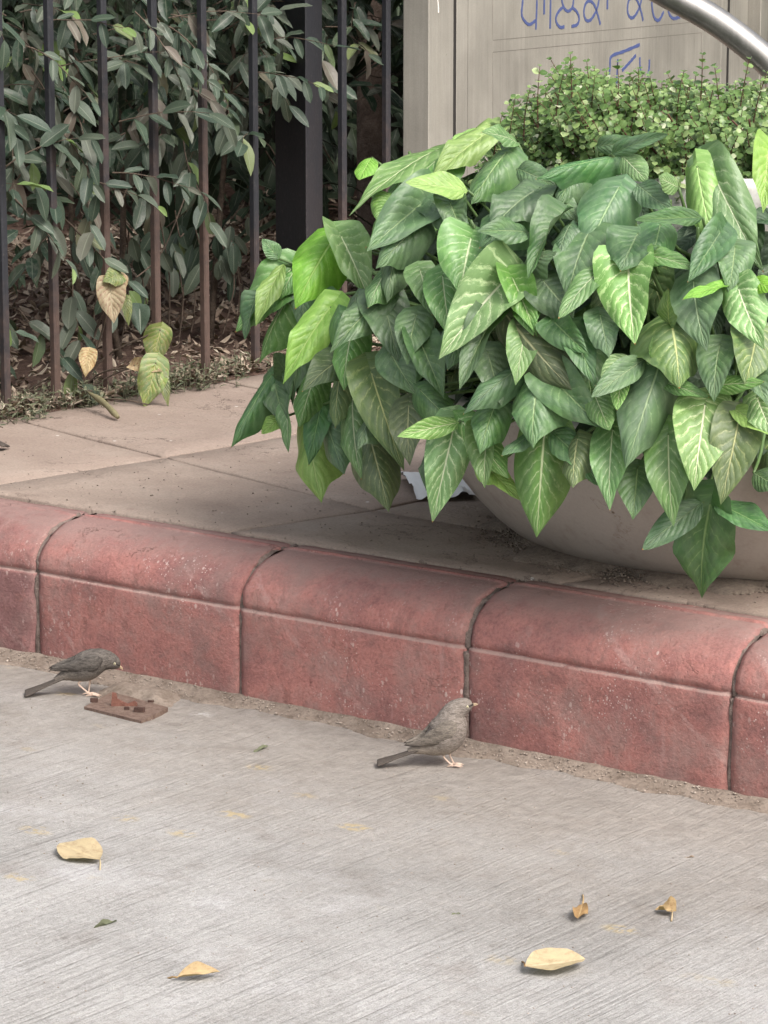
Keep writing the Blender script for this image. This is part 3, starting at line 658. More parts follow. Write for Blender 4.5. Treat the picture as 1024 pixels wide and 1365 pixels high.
for ln in LV.replace('\n', '|').split('|'):
    bx, by, tx, ty, wd, c, sh = ln.split(); bx, by, tx, ty, wd = map(float, (bx, by, tx, ty, wd))
    B = hit(bx, by, .93); T = hit(tx, ty, 1.04)
    lpx = math.hypot(tx-bx, ty-by)
    sc = B.y/FPX
    # keep the leaf from being stretched in depth
    if abs(T.y-B.y) > .65*lpx*sc+.03:
        T = PY(tx, ty, B.y-math.copysign(.65*lpx*sc+.03, B.y-T.y))
    out = (B-BC); out.z = 0; out.normalize()
    view = (CAM-B).normalized()
    nrm = view*.75+out*.35+Vector((0, 0, .62))+Vector((random.uniform(-.5, .5), random.uniform(-.15, .15), random.uniform(-.3, .25)))
    W = wd*sc*1.06
    place_leaf(random.choice(arrows if sh == 'a' else ears), BM[c], B, T, nrm, W, bush); bushleaves += 1
# leaves of the inside and of the sides
n_fill = 292-bushleaves
k = 0
while k < n_fill:
    a = random.uniform(math.pi, 2*math.pi) if k < n_fill*.62 else random.uniform(0, 2*math.pi)
    zr = random.uniform(-.62, .92); rad = (1-abs(zr)**2.6)**(1/2.6); kk = random.uniform(.58, .80)
    if zr > .35 and rad < .7 and random.random() < .5: continue
    B = BC+Vector((math.cos(a)*RX*rad*kk, math.sin(a)*RX*rad*kk, zr*RZE*kk))
    d0 = math.hypot(B.x-BC.x, B.y-BC.y)
    if B.z < ZT+.42 and d0 < .86: continue
    if B.z > ZT+.62 and d0 < .60: continue
    if B.z < ZT+.12: continue
    out = Vector((math.cos(a), math.sin(a), 0))
    side = Vector((-out.y, out.x, 0))
    dr = (out*random.uniform(.2, .8)+side*random.uniform(-.6, .6)+Vector((0, 0, random.uniform(-1.1, -.1)))).normalized()
    L = random.uniform(.09, .17); nrm = out*.7+Vector((0, 0, .7))+side*random.uniform(-.4, .4)
    T = B+dr*L
    if T.z < ZT+.06: continue
    place_leaf(random.choice(arrows), BM[random.choice('DDDDOOG')], B, T, nrm, L*random.uniform(.55, .75), bush, k % 2 == 0); k += 1
# a crowd of stalks rising from the soil, too many to single out
mb = MB()
for i in range(420):
    a = random.uniform(0, 2*math.pi) if i > 250 else random.uniform(math.pi, 2*math.pi); r0 = random.uniform(.40, .76); r1 = r0+random.uniform(0, .28)
    p0 = Vector((BC.x+r0*math.cos(a), BC.y+r0*math.sin(a), ZT+.28)); a2 = a+random.uniform(-.15, .15)
    p1 = Vector((BC.x+r1*math.cos(a2), BC.y+r1*math.sin(a2), ZT+random.uniform(.45, .85)))
    if math.hypot(p1.x-BC.x, p1.y-BC.y) < .6 and p1.z > ZT+.7: continue
    tube(mb, catmull([p0, p0*.5+p1*.5+Vector((0, 0, .06)), p1], 6), .0038, 5, random.random())
s = link('stalks', mb.mesh('stalks'), M_stem, bush, kind='stuff'); s.matrix_parent_inverse = Matrix.Translation(bush.location).inverted()
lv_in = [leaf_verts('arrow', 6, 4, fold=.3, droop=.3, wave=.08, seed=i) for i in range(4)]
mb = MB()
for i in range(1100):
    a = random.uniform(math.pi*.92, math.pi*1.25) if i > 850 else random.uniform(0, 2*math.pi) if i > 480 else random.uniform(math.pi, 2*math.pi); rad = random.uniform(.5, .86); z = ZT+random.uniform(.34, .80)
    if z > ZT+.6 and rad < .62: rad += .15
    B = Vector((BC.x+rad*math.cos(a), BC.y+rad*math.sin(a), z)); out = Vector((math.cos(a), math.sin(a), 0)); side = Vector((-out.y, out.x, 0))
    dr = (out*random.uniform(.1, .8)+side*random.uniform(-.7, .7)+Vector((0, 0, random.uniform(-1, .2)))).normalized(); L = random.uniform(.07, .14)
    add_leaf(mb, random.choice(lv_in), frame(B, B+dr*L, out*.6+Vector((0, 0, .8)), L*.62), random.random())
s = link('inner_foliage', mb.mesh('inner_foliage'), mat_broad('broad_leaf_shaded_inside', (.018, .046, .018), (.040, .080, .032), (.10, .15, .08), .2, .0, (.1, .2, .1), .55, .2), bush, kind='stuff'); s.matrix_parent_inverse = Matrix.Translation(bush.location).inverted()  # inner leaves coloured darker to paint the shade between the outer ones

# ------------------------------------------------------------------ small-leaved succulent shrub in the upper bowl
jade = thing('small_leaved_shrub', 'dense shrub of tiny round green leaves in the raised upper bowl of the planter', 'shrub', (PC.x, PC.y, ZT+.81))
def jadetop(x):    # height of its top over the upper bowl, by world x (measured from the bowl's centre)
    pts = [(-.66, .0), (-.62, .13), (-.54, .22), (-.46, .28), (-.38, .26), (-.22, .24), (-.1, .23), (.0, .24), (.15, .26), (.4, .25), (.6, .12), (.66, .0)]
    return max(.0, float(np.interp(x, [p[0] for p in pts], [p[1] for p in pts]))-.028)
lvj = [leaf_verts('round', 4, 2, fold=f_, droop=d_, wave=0.0, seed=1) for f_, d_ in ((.25, .1), (.1, .3), (.4, .0))]
mb = MB(); ms = MB(); jr = random.Random(9)
def sprig(p0, d, L, n):
    d = d.normalized(); a = d.orthogonal().normalized(); pts = []
    bend = Vector((jr.uniform(-.3, .3), jr.uniform(-.3, .3), jr.uniform(-.1, .35)))
    for i in range(n+1):
        s_ = i/n; pts.append(p0+d*L*s_+bend*L*s_*s_*.5)
    tube(ms, pts, [.0022-.0014*i/n for i in range(n+1)], 4, caps=False)
    rot = jr.uniform(0, 3)
    for i in range(1, n+1):
        dd = (pts[i]-pts[i-1]).normalized(); a = dd.orthogonal().normalized()
        ax = Matrix.Rotation(rot+i*math.pi/2, 3, dd) @ a
        sz = jr.uniform(.013, .0205)*(1-.35*(i == n))
        for sg in (-1, 1):
            o_ = ax*sg; lf = (o_+dd*.45+Vector((0, 0, jr.uniform(-.3, .2)))).normalized()
            tv = jr.random(); add_leaf(mb, jr.choice(lvj), frame(pts[i], pts[i]+lf*sz, (dd*.8+Vector((jr.uniform(-.5, .5), jr.uniform(-1.1, -.1), .5))), sz*1.0), tv)
for i in range(3000):
    x = jr.uniform(-.66, .66); y = jr.uniform(-.50, .35)
    if (x/.68)**2+(y/.56)**2 > 1: continue
    ht = jadetop(x)*math.sqrt(max(0, 1-(abs(y)/.64)**2.6)); fz = .06+.94*jr.random()**.55
    base = Vector((PC.x+x, PC.y+y, ZT+.80+ht*fz-.05))
    outd = Vector((x*1.3, y*1.3-.25, .25+fz*.75))
    sprig(base, outd+Vector((jr.uniform(-.4, .4), jr.uniform(-.4, .4), jr.uniform(-.3, .4))), jr.uniform(.04, .085), jr.randint(4, 7))
for px, py in ((762, 66), (745, 95), (722, 92), (818, 86), (850, 92), (908, 92), (938, 76), (985, 80), (876, 100), (702, 110), (1010, 88), (792, 98), (960, 92), (675, 135), (655, 155)):
    top = PY(px, py, PC.y-.30); sprig(top+Vector((jr.uniform(-.01, .01), .02, -.125)), Vector((jr.uniform(-.12, .12), -.1, 1)), .115, 9)
print('jade faces', len(mb.f))
def pput(o, par): o.matrix_parent_inverse = Matrix.Translation(par.location).inverted(); return o
pput(link('foliage', mb.mesh('foliage'), M_jade, jade, kind='stuff'), jade)
for i in range(70):
    a = jr.uniform(0, 6.28); r0 = jr.uniform(.05, .35); p0 = Vector((PC.x+r0*math.cos(a), PC.y+r0*math.sin(a), ZT+.80)); r1 = r0+jr.uniform(.1, .3)
    x1 = r1*math.cos(a); p1 = Vector((PC.x+x1, PC.y+r1*math.sin(a), ZT+.80+jadetop(x1)*.8))
    tube(ms, catmull([p0, p0*.5+p1*.5+Vector((jr.uniform(-.03, .03), 0, .02)), p1], 6), .0022, 5)
pput(link('twigs', ms.mesh('twigs'), M_redstem, jade, kind='stuff'), jade)
# dark mat of leaves inside the shrub
mb = MB()
for i in range(3500):
    x = jr.uniform(-.6, .6); y = jr.uniform(-.55, .5)
    if (x/.62)**2+(y/.58)**2 > 1: continue
    ht = jadetop(x)*.72*math.sqrt(max(0, 1-(abs(y)/.64)**2)); b_ = Vector((PC.x+x, PC.y+y, ZT+.79+ht*jr.random()))
    dd = Vector((jr.uniform(-1, 1), jr.uniform(-1, 1), jr.uniform(-.5, 1))).normalized(); add_leaf(mb, lvj[0], frame(b_, b_+dd*.02, Vector((0, -.4, 1)), .018), jr.uniform(0, .4))
pput(link('inner_foliage', mb.mesh('inner_foliage'), M_jade, jade, kind='stuff'), jade)

# ------------------------------------------------------------------ fence
def fence_v(px, off=0.0):       # v on the fence plane u = UF seen at column px
    p0 = K(UF+off, 0, 0); q = onplane(px, 400, p0, UU); return toK(q)[1]
fence = thing('iron_fence', 'black iron railing of upright bars, rusty towards the ground, in front of the hedge', 'fence', K(UF, 6.3, ZT))
bars = [5, 72, 142, 208, 273, 340, 457, 515]
bv = [fence_v(x) for x in bars]
dvb = bv[1]-bv[0]
allv = [bv[0]-dvb*k for k in range(6, 0, -1)]+bv+[bv[-1]+(bv[-1]-bv[-2])*k for k in range(1, 1)]
for i, v_ in enumerate(allv):
    mb = MB(); q = K(UF, v_, 0); box(mb, q+Vector((0, 0, (2.05+ZT-.06)/2)), UU*.0118, VV*.0118, Vector((0, 0, (2.05-ZT+.06)/2)), 0, .004)
    pput(link('bar', mb.mesh('bar', False), M_iron, fence), fence)
for z in (2.03,):
    mb = MB(); box(mb, K(UF+.02, (allv[0]+allv[-1])/2, z), UU*.006, VV*(allv[-1]-allv[0])*.5, Vector((0, 0, .02))); pput(link('rail', mb.mesh('rail', False), M_iron, fence), fence)
# square post: its faces look along V and U
pv0 = fence_v(367, .06); pv1 = fence_v(408, .06)
post = thing('fence_post', 'wide square black iron post standing between the fence bars', 'post', K(UF, (pv0+pv1)/2, ZT))
e0 = PY(367, 300, 9.95); e1 = PY(409, 300, 9.72); e2 = PY(431, 300, 9.88)
mb = MB()
a_ = (e0-e1); a_.z = 0; b_ = Vector((e2.x-e1.x, e2.y-e1.y, 0)); cc = Vector((e1.x, e1.y, 0))+a_*.5+b_*.5+Vector((0, 0, 1.2))
M_post = mat_iron(.15)
box(mb, cc, a_*.5, b_*.5, Vector((0, 0, 1.0)), 0, .006)
pput(link('column', mb.mesh('column', False), M_post, post), post)
mb = MB(); box(mb, cc+Vector((0, 0, 1.02)), a_*.56, b_*.56, Vector((0, 0, .02)), 0, .004); pput(link('cap', mb.mesh('cap', False), M_iron, post), post)

# ------------------------------------------------------------------ steel totem with painted letters
tot = thing('steel_sign_panel', 'tall steel-clad sign panel with blue hand-painted lettering behind the planter', 'sign', (0, 0, ZT))
TA = R(26.5); TR = Vector((math.sin(TA), math.cos(TA), 0)); TL = Vector((-TR.y, TR.x, 0)); TN = Vector((TR.y, -TR.x, 0))   # TN faces the viewer
T0 = PY(572, 100, 10.0); T0.z = 0
def tx(px, off=0.0, py=60):   # distance along the face
    p0 = T0+TN*off; q = onplane(px, py, p0, TN); return (q-p0).dot(TR)
def tface(px, py, off=0.0):
    p0 = T0+TN*off; return onplane(px, py, p0, TN)
def tbox(x0, x1, y0, y1, z0, z1, name, mt, bev=0.0):
    """x along the face, y towards the viewer"""
    mb = MB(); c = T0+TR*(x0+x1)/2+TN*(y0+y1)/2+Vector((0, 0, (z0+z1)/2))
    box(mb, c, TR*(x1-x0)/2, TN*(y1-y0)/2, Vector((0, 0, (z1-z0)/2)), 0, bev)
    return pput(link(name, mb.mesh(name, False), mt, tot), tot)
xa = tx(605); xb = tx(609); xw = tx(962); xg = tx(970)
lft = onplane(537, 100, T0, TR); dl = (lft-T0).dot(-TN)
print('totem', xa, xw, dl)
tbox(0, xa, -dl, 0, .2, 2.45, 'pillar', M_steel, .003)
tbox(xa+.0006, xb, -dl, -.0015, .2, 2.44, 'gap_strip', M_gap)  # almost flush dark strip stands in for the groove's shade
tbox(xb+.0005, tx(624), -dl, -.0005, .2, 2.44, 'frame_strip', M_steel, .002)
tbox(tx(624)+.0005, tx(624)+.006, -dl, -.004, .2, 2.44, 'gap_strip', M_gap)
tbox(tx(624)+.0065, xw, -dl, -.003, .2, 2.44, 'face_panel', M_steel)
tbox(xw+.004, xg, -dl, -.002, .2, 2.44, 'frame_strip', M_steel, .002)
tbox(xg+.0005, xg+.029, -dl, -.004, .2, 2.44, 'gap_strip', M_gap)
xr = tx(998); 
tbox(xr-.0, xr+.22, -dl, .05, .2, 2.45, 'pillar', M_steel, .003)
tbox(xg+.03, xr-.001, -dl, -.005, .2, 2.44, 'frame_strip', M_steel)
tbox(-.02, xr+.18, -dl-.02, .02, 2.452, 2.52, 'top_cap', M_steel, .004)
POFF = -.003
def ribbon(pts, wpx, name, mt, off, closed=False, wv=True):
    pts = catmull([(a, b) for a, b in pts], max(8, len(pts)*6)) if len(pts) > 2 else [np.array(p, float) for p in pts]
    P = [tface(a, b, POFF) for a, b in pts]; n = len(P); vs = []; w_ = wpx*P[0].y/FPX*.5
    for i, p in enumerate(P):
        t_ = (P[min(i+1, n-1)]-P[max(i-1, 0)]).normalized(); s_ = t_.cross(TN); ww = w_*(1+.14*math.sin(i*1.7)) if wv else w_
        for o_, q in ((0, 1), (off, 1), (off, -1), (0, -1)): vs.append(p+TN*o_+s_*ww*q)
    fs = [(i*4+j, i*4+j+1, (i+1)*4+j+1, (i+1)*4+j) for i in range(n-1) for j in range(3)]+[(0, 1, 2, 3), tuple(reversed(range(4*n-4, 4*n)))]
    mb = MB(); mb.add(vs, fs); return pput(link(name, mb.mesh(name, False), mt, tot), tot)
def C(pts): return [(680+a*.2539, b*.2539) for a, b in pts]
for i, st in enumerate([[(68, -90), (66, 0), (60, 70), (72, 105), (100, 128), (132, 108)], [(142, -92), (140, 30), (135, 155)], [(180, -92), (178, 75)], [(214, -92), (210, 150)],
           [(284, 140), (262, 142), (243, 118), (241, 88), (258, 55), (280, 35)], [(266, -60), (270, -5), (284, 42), (306, 58), (328, 34), (334, -20), (338, -92)], [(326, 38), (350, 62), (362, 96), (352, 128), (322, 138)],
           [(470, -92), (466, 0), (450, 60), (422, 104), (398, 104), (387, 66), (396, 20), (418, 4), (442, 26), (460, 78), (474, 128)], [(512, -96), (510, 48)],
           [(694, -98), (692, -20), (676, 45), (648, 90), (626, 86), (616, 50), (624, 0), (648, -16), (670, 8), (688, 62), (698, 108)], [(742, -20), (746, 45), (758, 94), (782, 104), (806, 62)], [(826, 30), (836, 74), (858, 96), (892, 88)],
           [(40, -92), (290, -100), (545, -104)], [(590, -106), (780, -112), (960, -118)],
           [(680, 234), (600, 268), (532, 296), (524, 350), (518, 420)], [(566, 310), (562, 380), (560, 440)], [(588, 370), (625, 330), (660, 290)], [(681, 300), (682, 350), (690, 400)], [(731, 312), (730, 350), (722, 400)],
           [(322, 442), (336, 418), (362, 410), (386, 424), (388, 450), (366, 470), (344, 464)]]):
    ribbon(C(st), 4.2, 'letter_stroke', M_ink, .0012 if i % 2 else .0016)
for a, b in (((657, 53.5), (935, 28.5)), ((657, 69.5), (935, 43.5)), ((657, 53.5), (657, -80)), ((657, 69.5), (657, 300)), ((935, 43.5), (935, 300))):
    ribbon([a, b], .8, 'panel_seam', M_etch, .0006, wv=False)
POFF = 0.0
ribbon([(583, -4), (584, 6), (584.5, 17)], 2.4, 'paint_drip', M_white, .0012)

# ------------------------------------------------------------------ curved handrail
hr = thing('curved_handrail', 'thick curved galvanised steel tube handrail crossing in front of the sign panel', 'handrail', (0, 0, 0))
mb = MB(); Yh = PC.y+.62
cpx = [(560, -165), (700, -95), (800, -50), (860, -24), (905, 0), (945, 22), (985, 50), (1024, 83), (1060, 125), (1095, 185), (1115, 260)]
P = [PY(a, b+0, Yh) for a, b in cpx]
end = P[-1].copy(); P += [Vector((end.x+.02, end.y, end.z-.35)), Vector((end.x+.02, end.y, ZT-.02))]
st_ = P[0]; P = [T0+TR*.25+Vector((0, 0, st_.z+.12))+TN*.01, Vector((st_.x-.02, st_.y+.5, st_.z+.10))]+P
tube(mb, catmull(P, 110), .0345, 24); link('tube', mb.mesh('tube'), M_steel2, hr)
mb = MB(); tube(mb, [Vector((end.x+.02, end.y, ZT-.01)), Vector((end.x+.02, end.y, ZT+.012))], .085, 24); link('base_flange', mb.mesh('base_flange', False), M_steel2, hr)

# ------------------------------------------------------------------ hedge behind the fence
hedge = thing('ficus_hedge', 'tall dusty grey-green hedge pressing against the back of the iron fence', 'hedge', K(-6.9, 6.6, ZT))
hr_ = random.Random(21)
lvh = [leaf_verts('oval', 6, 4, fold=hr_.uniform(.1, .5), droop=hr_.uniform(.1, .4), wave=hr_.uniform(.02, .09), seed=i) for i in range(6)]
lvlo = [leaf_verts('oval', 3, 2, fold=.3, droop=.25, wave=0, seed=i) for i in range(2)]
hm = []
for i, lv in enumerate(lvh):
    mb = MB(); mb.add(*lv); m_ = mb.mesh('leaf'); m_.materials.append(M_hedge); hm.append(m_)
cand = []; mtw = MB()
def twig(p0, d, L, n, lsz, store, thick=.003):
    d = d.normalized(); pts = [p0]; dd = d.copy()
    for i in range(n):
        dd = (dd+Vector((hr_.uniform(-.16, .16), hr_.uniform(-.16, .16), hr_.uniform(-.2, .06)))).normalized(); pts.append(pts[-1]+dd*L/n)
    tube(mtw, pts, [thick*(1-.7*i/n) for i in range(n+1)], 4, caps=False)
    a = dd.orthogonal().normalized(); rot = hr_.uniform(0, 6)
    for i in range(1, n+1):
        q = pts[i]; dq = (pts[i]-pts[i-1]).normalized(); ax = Matrix.Rotation(rot+i*2.3, 3, dq) @ a
        lf = (ax*.75+dq*.65+Vector((0, 0, -.55))).normalized(); l = lsz*hr_.uniform(.7, 1.15)
        nn = Vector((hr_.uniform(-.3, .9), hr_.uniform(-1.2, -.1), .8))
        store.append((q, q+lf*l, nn, l*hr_.uniform(.46, .62)))
def hz0(v):          # underside of the hedge: down to the ground at the left, lifted further right
    return float(np.interp(v, [4.0, 6.45, 6.62, 6.85, 7.3, 8.4, 9.5], [.0, .02, .18, .58, .72, .78, .8]))
for i in range(600):
    v_ = hr_.uniform(4.3, 8.15); depth = hr_.random()**1.5*.75; z = ZT+hz0(v_)+(2.1-hz0(v_))*hr_.random()
    if v_ > 7.5 and z > ZT+.6 and depth < .14: depth += .12
    twig(K(UF-.06-depth, v_, z), UU*hr_.uniform(.0, .6)+VV*hr_.uniform(-.8, .8)+Vector((0, 0, hr_.uniform(-.7, .5))), hr_.uniform(.16, .34), hr_.randint(5, 8), .104, cand)
# a few sprigs that come through the bars
for px, py, dx, dz in ((60, 28, 1, .1), (30, 60, 1, -.2), (95, 235, 1, .05), (150, 230, 1, .05), (20, 265, .6, -.4), (85, 290, .5, -.5), (185, 60, 1, -.2), (340, 60, .8, .3), (330, 95, .8, .1), (60, 160, .7, -.5), (180, 15, .6, -.4), (225, 35, .7, -.4)):
    p = onplane(px, py, K(UF-.035, 0, 0), UU); twig(p, Vector((dx, -.12, dz)), .26, 8, .075, cand)
def inframe(p, m=25):
    d = p-CAM; x = d.x; f_ = d.y*math.cos(TH)-d.z*math.sin(TH); u_ = d.y*math.sin(TH)+d.z*math.cos(TH)
    X = CX+FPX*x/f_; Y_ = CY-FPX*u_/f_; return -m < X < 560 and -m < Y_ < 620
vis = [(-(toK(c[0])[0]), c) for c in cand if inframe(c[0])]; vis.sort(key=lambda q: q[0])
single = set(id(c) for _, c in vis[:290])
mb = MB()
for c in cand:
    if id(c) in single:
        o = link('leaf', hr_.choice(hm), None, hedge); o.matrix_parent_inverse = Matrix.Translation(hedge.location).inverted(); o.matrix_basis = frame(*c)
    else: add_leaf(mb, hr_.choice(lvh if inframe(c[0]) else lvlo), frame(*c), hr_.random())
pput(link('foliage', mb.mesh('foliage'), M_hedge, hedge, kind='stuff'), hedge)
# deeper mass, its shade painted in by a darker leaf colour
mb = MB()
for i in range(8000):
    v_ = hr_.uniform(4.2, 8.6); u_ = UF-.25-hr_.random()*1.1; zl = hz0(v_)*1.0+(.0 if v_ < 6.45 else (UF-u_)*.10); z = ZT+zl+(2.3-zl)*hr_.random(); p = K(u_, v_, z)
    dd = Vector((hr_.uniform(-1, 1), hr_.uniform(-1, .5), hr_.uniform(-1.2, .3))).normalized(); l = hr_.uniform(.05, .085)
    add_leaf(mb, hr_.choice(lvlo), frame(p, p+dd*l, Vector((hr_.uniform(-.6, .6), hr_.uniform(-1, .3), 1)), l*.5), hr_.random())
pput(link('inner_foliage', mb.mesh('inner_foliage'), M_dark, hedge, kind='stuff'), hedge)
for i in range(20):
    v_ = hr_.uniform(4.4, 8.2) if i > 8 else hr_.uniform(4.4, 6.5); u_ = UF-hr_.uniform(.25, .9); p0 = K(u_, v_, gz_at(u_, v_)-.02)
    p1 = p0+UU*hr_.uniform(-.1, .2)+VV*hr_.uniform(-.25, .25)+Vector((0, 0, hr_.uniform(1.2, 1.9)))
    tube(mtw, catmull([p0, p0*.6+p1*.4+Vector((hr_.uniform(-.06, .06), 0, 0)), p1], 9), [.013-.008*k/8 for k in range(9)], 6)
for i in range(90):
    v_ = hr_.uniform(6.2, 8.4); u_ = UF-hr_.uniform(.1, .8); p0 = K(u_, v_, ZT+hr_.uniform(.4, 1.5)); p1 = p0+UU*hr_.uniform(-.2, .2)+VV*hr_.uniform(-.5, .5)+Vector((0, 0, hr_.uniform(-.25, .25)))
    tube(mtw, catmull([p0, p0*.5+p1*.5+Vector((0, 0, hr_.uniform(-.06, .06))), p1], 6), .0028, 4, caps=False)
pput(link('twigs', mtw.mesh('twigs'), M_bark, hedge, kind='stuff'), hedge)

# trees behind, whose crowns shade the garden
def tree(base, h, r, lean, crown_c, crown_r, nleaf, label, seed):
    q = random.Random(seed); t_ = thing('shade_tree', label, 'tree', base, 'trees in the garden behind the fence')
    mb = MB(); base = Vector(base); top = base+Vector(lean)+Vector((0, 0, h))
    tube(mb, catmull([base-Vector((0, 0, .1)), base*.6+top*.4+Vector((q.uniform(-.05, .05), q.uniform(-.05, .05), 0)), top], 16), [r*(1.25-.75*i/15) for i in range(16)], 12)
    for i in range(7):
        a = q.uniform(0, 6.28); s_ = base*.35+top*.65+(top-base)*q.uniform(-.1, .35); e_ = Vector(crown_c)+Vector((math.cos(a)*crown_r[0]*.7, math.sin(a)*crown_r[1]*.7, q.uniform(-.3, .5)*crown_r[2]))
        tube(mb, catmull([s_, s_*.5+e_*.5+Vector((0, 0, .1)), e_], 8), [r*.4*(1-.8*k/7) for k in range(8)], 7)
    pput(link('trunk', mb.mesh('trunk'), M_trunk, t_), t_)
    mb = MB(); cl = [(Vector((q.gauss(0, .45), q.gauss(0, .45), q.gauss(0, .45)))) for _ in range(40)]
    for i in range(nleaf):
        c_ = q.choice(cl); p = Vector(crown_c)+Vector(((c_.x+q.gauss(0, .16))*crown_r[0], (c_.y+q.gauss(0, .16))*crown_r[1], (c_.z+q.gauss(0, .16))*crown_r[2]))
        dd = Vector((q.uniform(-1, 1), q.uniform(-1, 1), q.uniform(-1, .2))).normalized(); l = q.uniform(.09, .16)
        add_leaf(mb, lvlo[i % 2], frame(p, p+dd*l, Vector((q.uniform(-.5, .5), q.uniform(-.5, .5), 1)), l*.6), q.random())
    pput(link('crown', mb.mesh('crown'), M_dark, t_, kind='stuff'), t_)
def gp(px, Y): p = PY(px, 300, Y); return (p.x, p.y, ZT+.05)
tree(gp(503, 11.7), 2.4, .062, (.05, .1, 0), (.2, 12.6, 4.3), (2.0, 1.5, 1.0), 5200, 'brown tree trunk seen between the wide post and the steel sign panel', 1)
tree(gp(398, 13.2), 2.6, .08, (-.1, .1, 0), (-1.6, 12.2, 4.3), (1.9, 1.6, .9), 5200, 'tree standing hidden behind the wide black post', 2)
tree(gp(-160, 12.0), 2.6, .09, (-.1, .1, 0), (-3.4, 10.4, 4.2), (1.7, 2.0, .9), 5200, 'tree behind the hedge beyond the left edge', 3)
# dense dark shrubs along the back of the garden
mb = MB(); q = random.Random(8)
for i in range(17000):
    X = q.uniform(-5.2, 5.5); Z = ZT+.05+q.random()**.9*3.6; Y = 13.2+q.uniform(-.5, .9)+.5*math.sin(X*2.1)+.25*math.sin(Z*4+X)
    if X > .5 and q.random() < .3: continue
    dd = Vector((q.uniform(-1, 1), q.uniform(-1, .3), q.uniform(-1.1, .2))).normalized(); l = q.uniform(.10, .2)
    add_leaf(mb, lvlo[i % 2], frame(Vector((X, Y, Z)), Vector((X, Y, Z))+dd*l, Vector((q.uniform(-.5, .5), -.4, 1)), l*.55), q.random())
link('background_shrubbery', mb.mesh('background_shrubbery'), M_dark, kind='stuff', label='dense dark shrubbery at the back of the garden', category='shrubbery')
bw = thing('dark_backing_wall', 'dark wall added far behind the garden shrubs to blacken the gaps', 'wall', (0, 14.6, 0))  # invented wall, added so that gaps in the foliage turn black
mb = MB(); box(mb, (0, 14.6, 2.3), Vector((9, 0, 0)), Vector((0, .12, 0)), Vector((0, 0, 2.3))); pput(link('masonry', mb.mesh('masonry', False), mat_soil('dark_backing_plaster', (.018, .018, .014), (.045, .043, .034), 3, .01), bw), bw)
mb = MB(); box(mb, (0, 14.6, 4.65), Vector((9.02, 0, 0)), Vector((0, .17, 0)), Vector((0, 0, .045))); pput(link('coping', mb.mesh('coping', False), M_conc, bw), bw)
# strap-leaved plants
def strap_plant(base, n, L, label, seed, w_=.028):
    q = random.Random(seed); t_ = thing('strap_leaved_plant', label, 'plant', base, 'strap-leaved plants in the garden')
    for i in range(n):
        a = q.uniform(0, 6.28); el = q.uniform(.5, 1.35); d = Vector((math.cos(a)*math.cos(el), math.sin(a)*math.cos(el), math.sin(el))); l = L*q.uniform(.6, 1.1)
        b = Vector(base); pts = catmull([b, b+d*l*.5, b+d*l*.85+Vector((0, 0, -.12*l)), b+d*l+Vector((math.cos(a)*.15*l, math.sin(a)*.15*l, -.35*l))], 9)
        sd_ = Vector((-math.sin(a), math.cos(a), 0)); vs = []; uvs = []
        for k, p in enumerate(pts):
            ww = w_*(1-(k/8)**2.5)*(.6+.4*min(1, k/2)); p = Vector(p); up = Vector((0, 0, .3*ww))
            vs += [p-sd_*ww+up, p, p+sd_*ww+up]; uvs += [(0, k/8), (.5, k/8), (1, k/8)]
        fs = [(k*3+j, k*3+j+1, (k+1)*3+j+1, (k+1)*3+j) for k in range(8) for j in range(2)]
        mb = MB(); mb.add(vs, fs, uvs, q.random()); pput(link('leaf', mb.mesh('leaf'), M_dark, t_), t_)
p = gp(238, 10.6); strap_plant((p[0], p[1], ZT+.1), 16, .85, 'dark strap-leaved plant seen low between the middle fence bars', 1)
p = gp(455, 11.4); strap_plant((p[0], p[1], ZT+.75), 22, .8, 'dark strap-leaved plant just right of the wide post, high up', 2, .022)
p = gp(527, 12.4); strap_plant((p[0], p[1], ZT+.75), 14, .6, 'strap-leaved plant in the gap beside the steel sign panel', 3, .022)
# scrambling low plant with broad dark leaves behind the bars
low = thing('low_shrub', 'low dark shrub with drooping leaves behind the bars above the leaf litter', 'shrub', K(UF-.5, 7.3, ZT))
q = random.Random(77); mst = MB()
for px, py, Y in ((225, 345, 9.75), (250, 320, 9.8), (262, 345, 9.85), (300, 330, 9.9), (235, 310, 9.9), (205, 300, 9.7), (180, 330, 9.6), (160, 350, 9.6), (320, 310, 10.0), (185, 375, 9.6), (245, 355, 9.9), (110, 330, 9.4), (305, 350, 10.0)):
    for k in range(4):
        B = PY(px+q.uniform(-14, 14), py+q.uniform(-22, 14), Y+q.uniform(-.1, .15)); T = B+Vector((q.uniform(-.05, .05), q.uniform(-.04, .02), -q.uniform(.06, .10)))
        o = link('leaf', q.choice(hm), None, low); o.matrix_parent_inverse = Matrix.Translation(low.location).inverted(); o.matrix_basis = frame(B, T, Vector((q.uniform(-.5, .5), -.7, .5)), q.uniform(.045, .062))
        if k: continue
        g_ = Vector((B.x+q.uniform(-.04, .04), B.y+.05, ZT+.05)); tube(mst, catmull([g_, g_*.5+B*.5+Vector((.02, 0, 0)), B], 5), .003, 4, caps=False)
pput(link('twigs', mst.mesh('twigs'), M_bark, low, kind='stuff'), low)

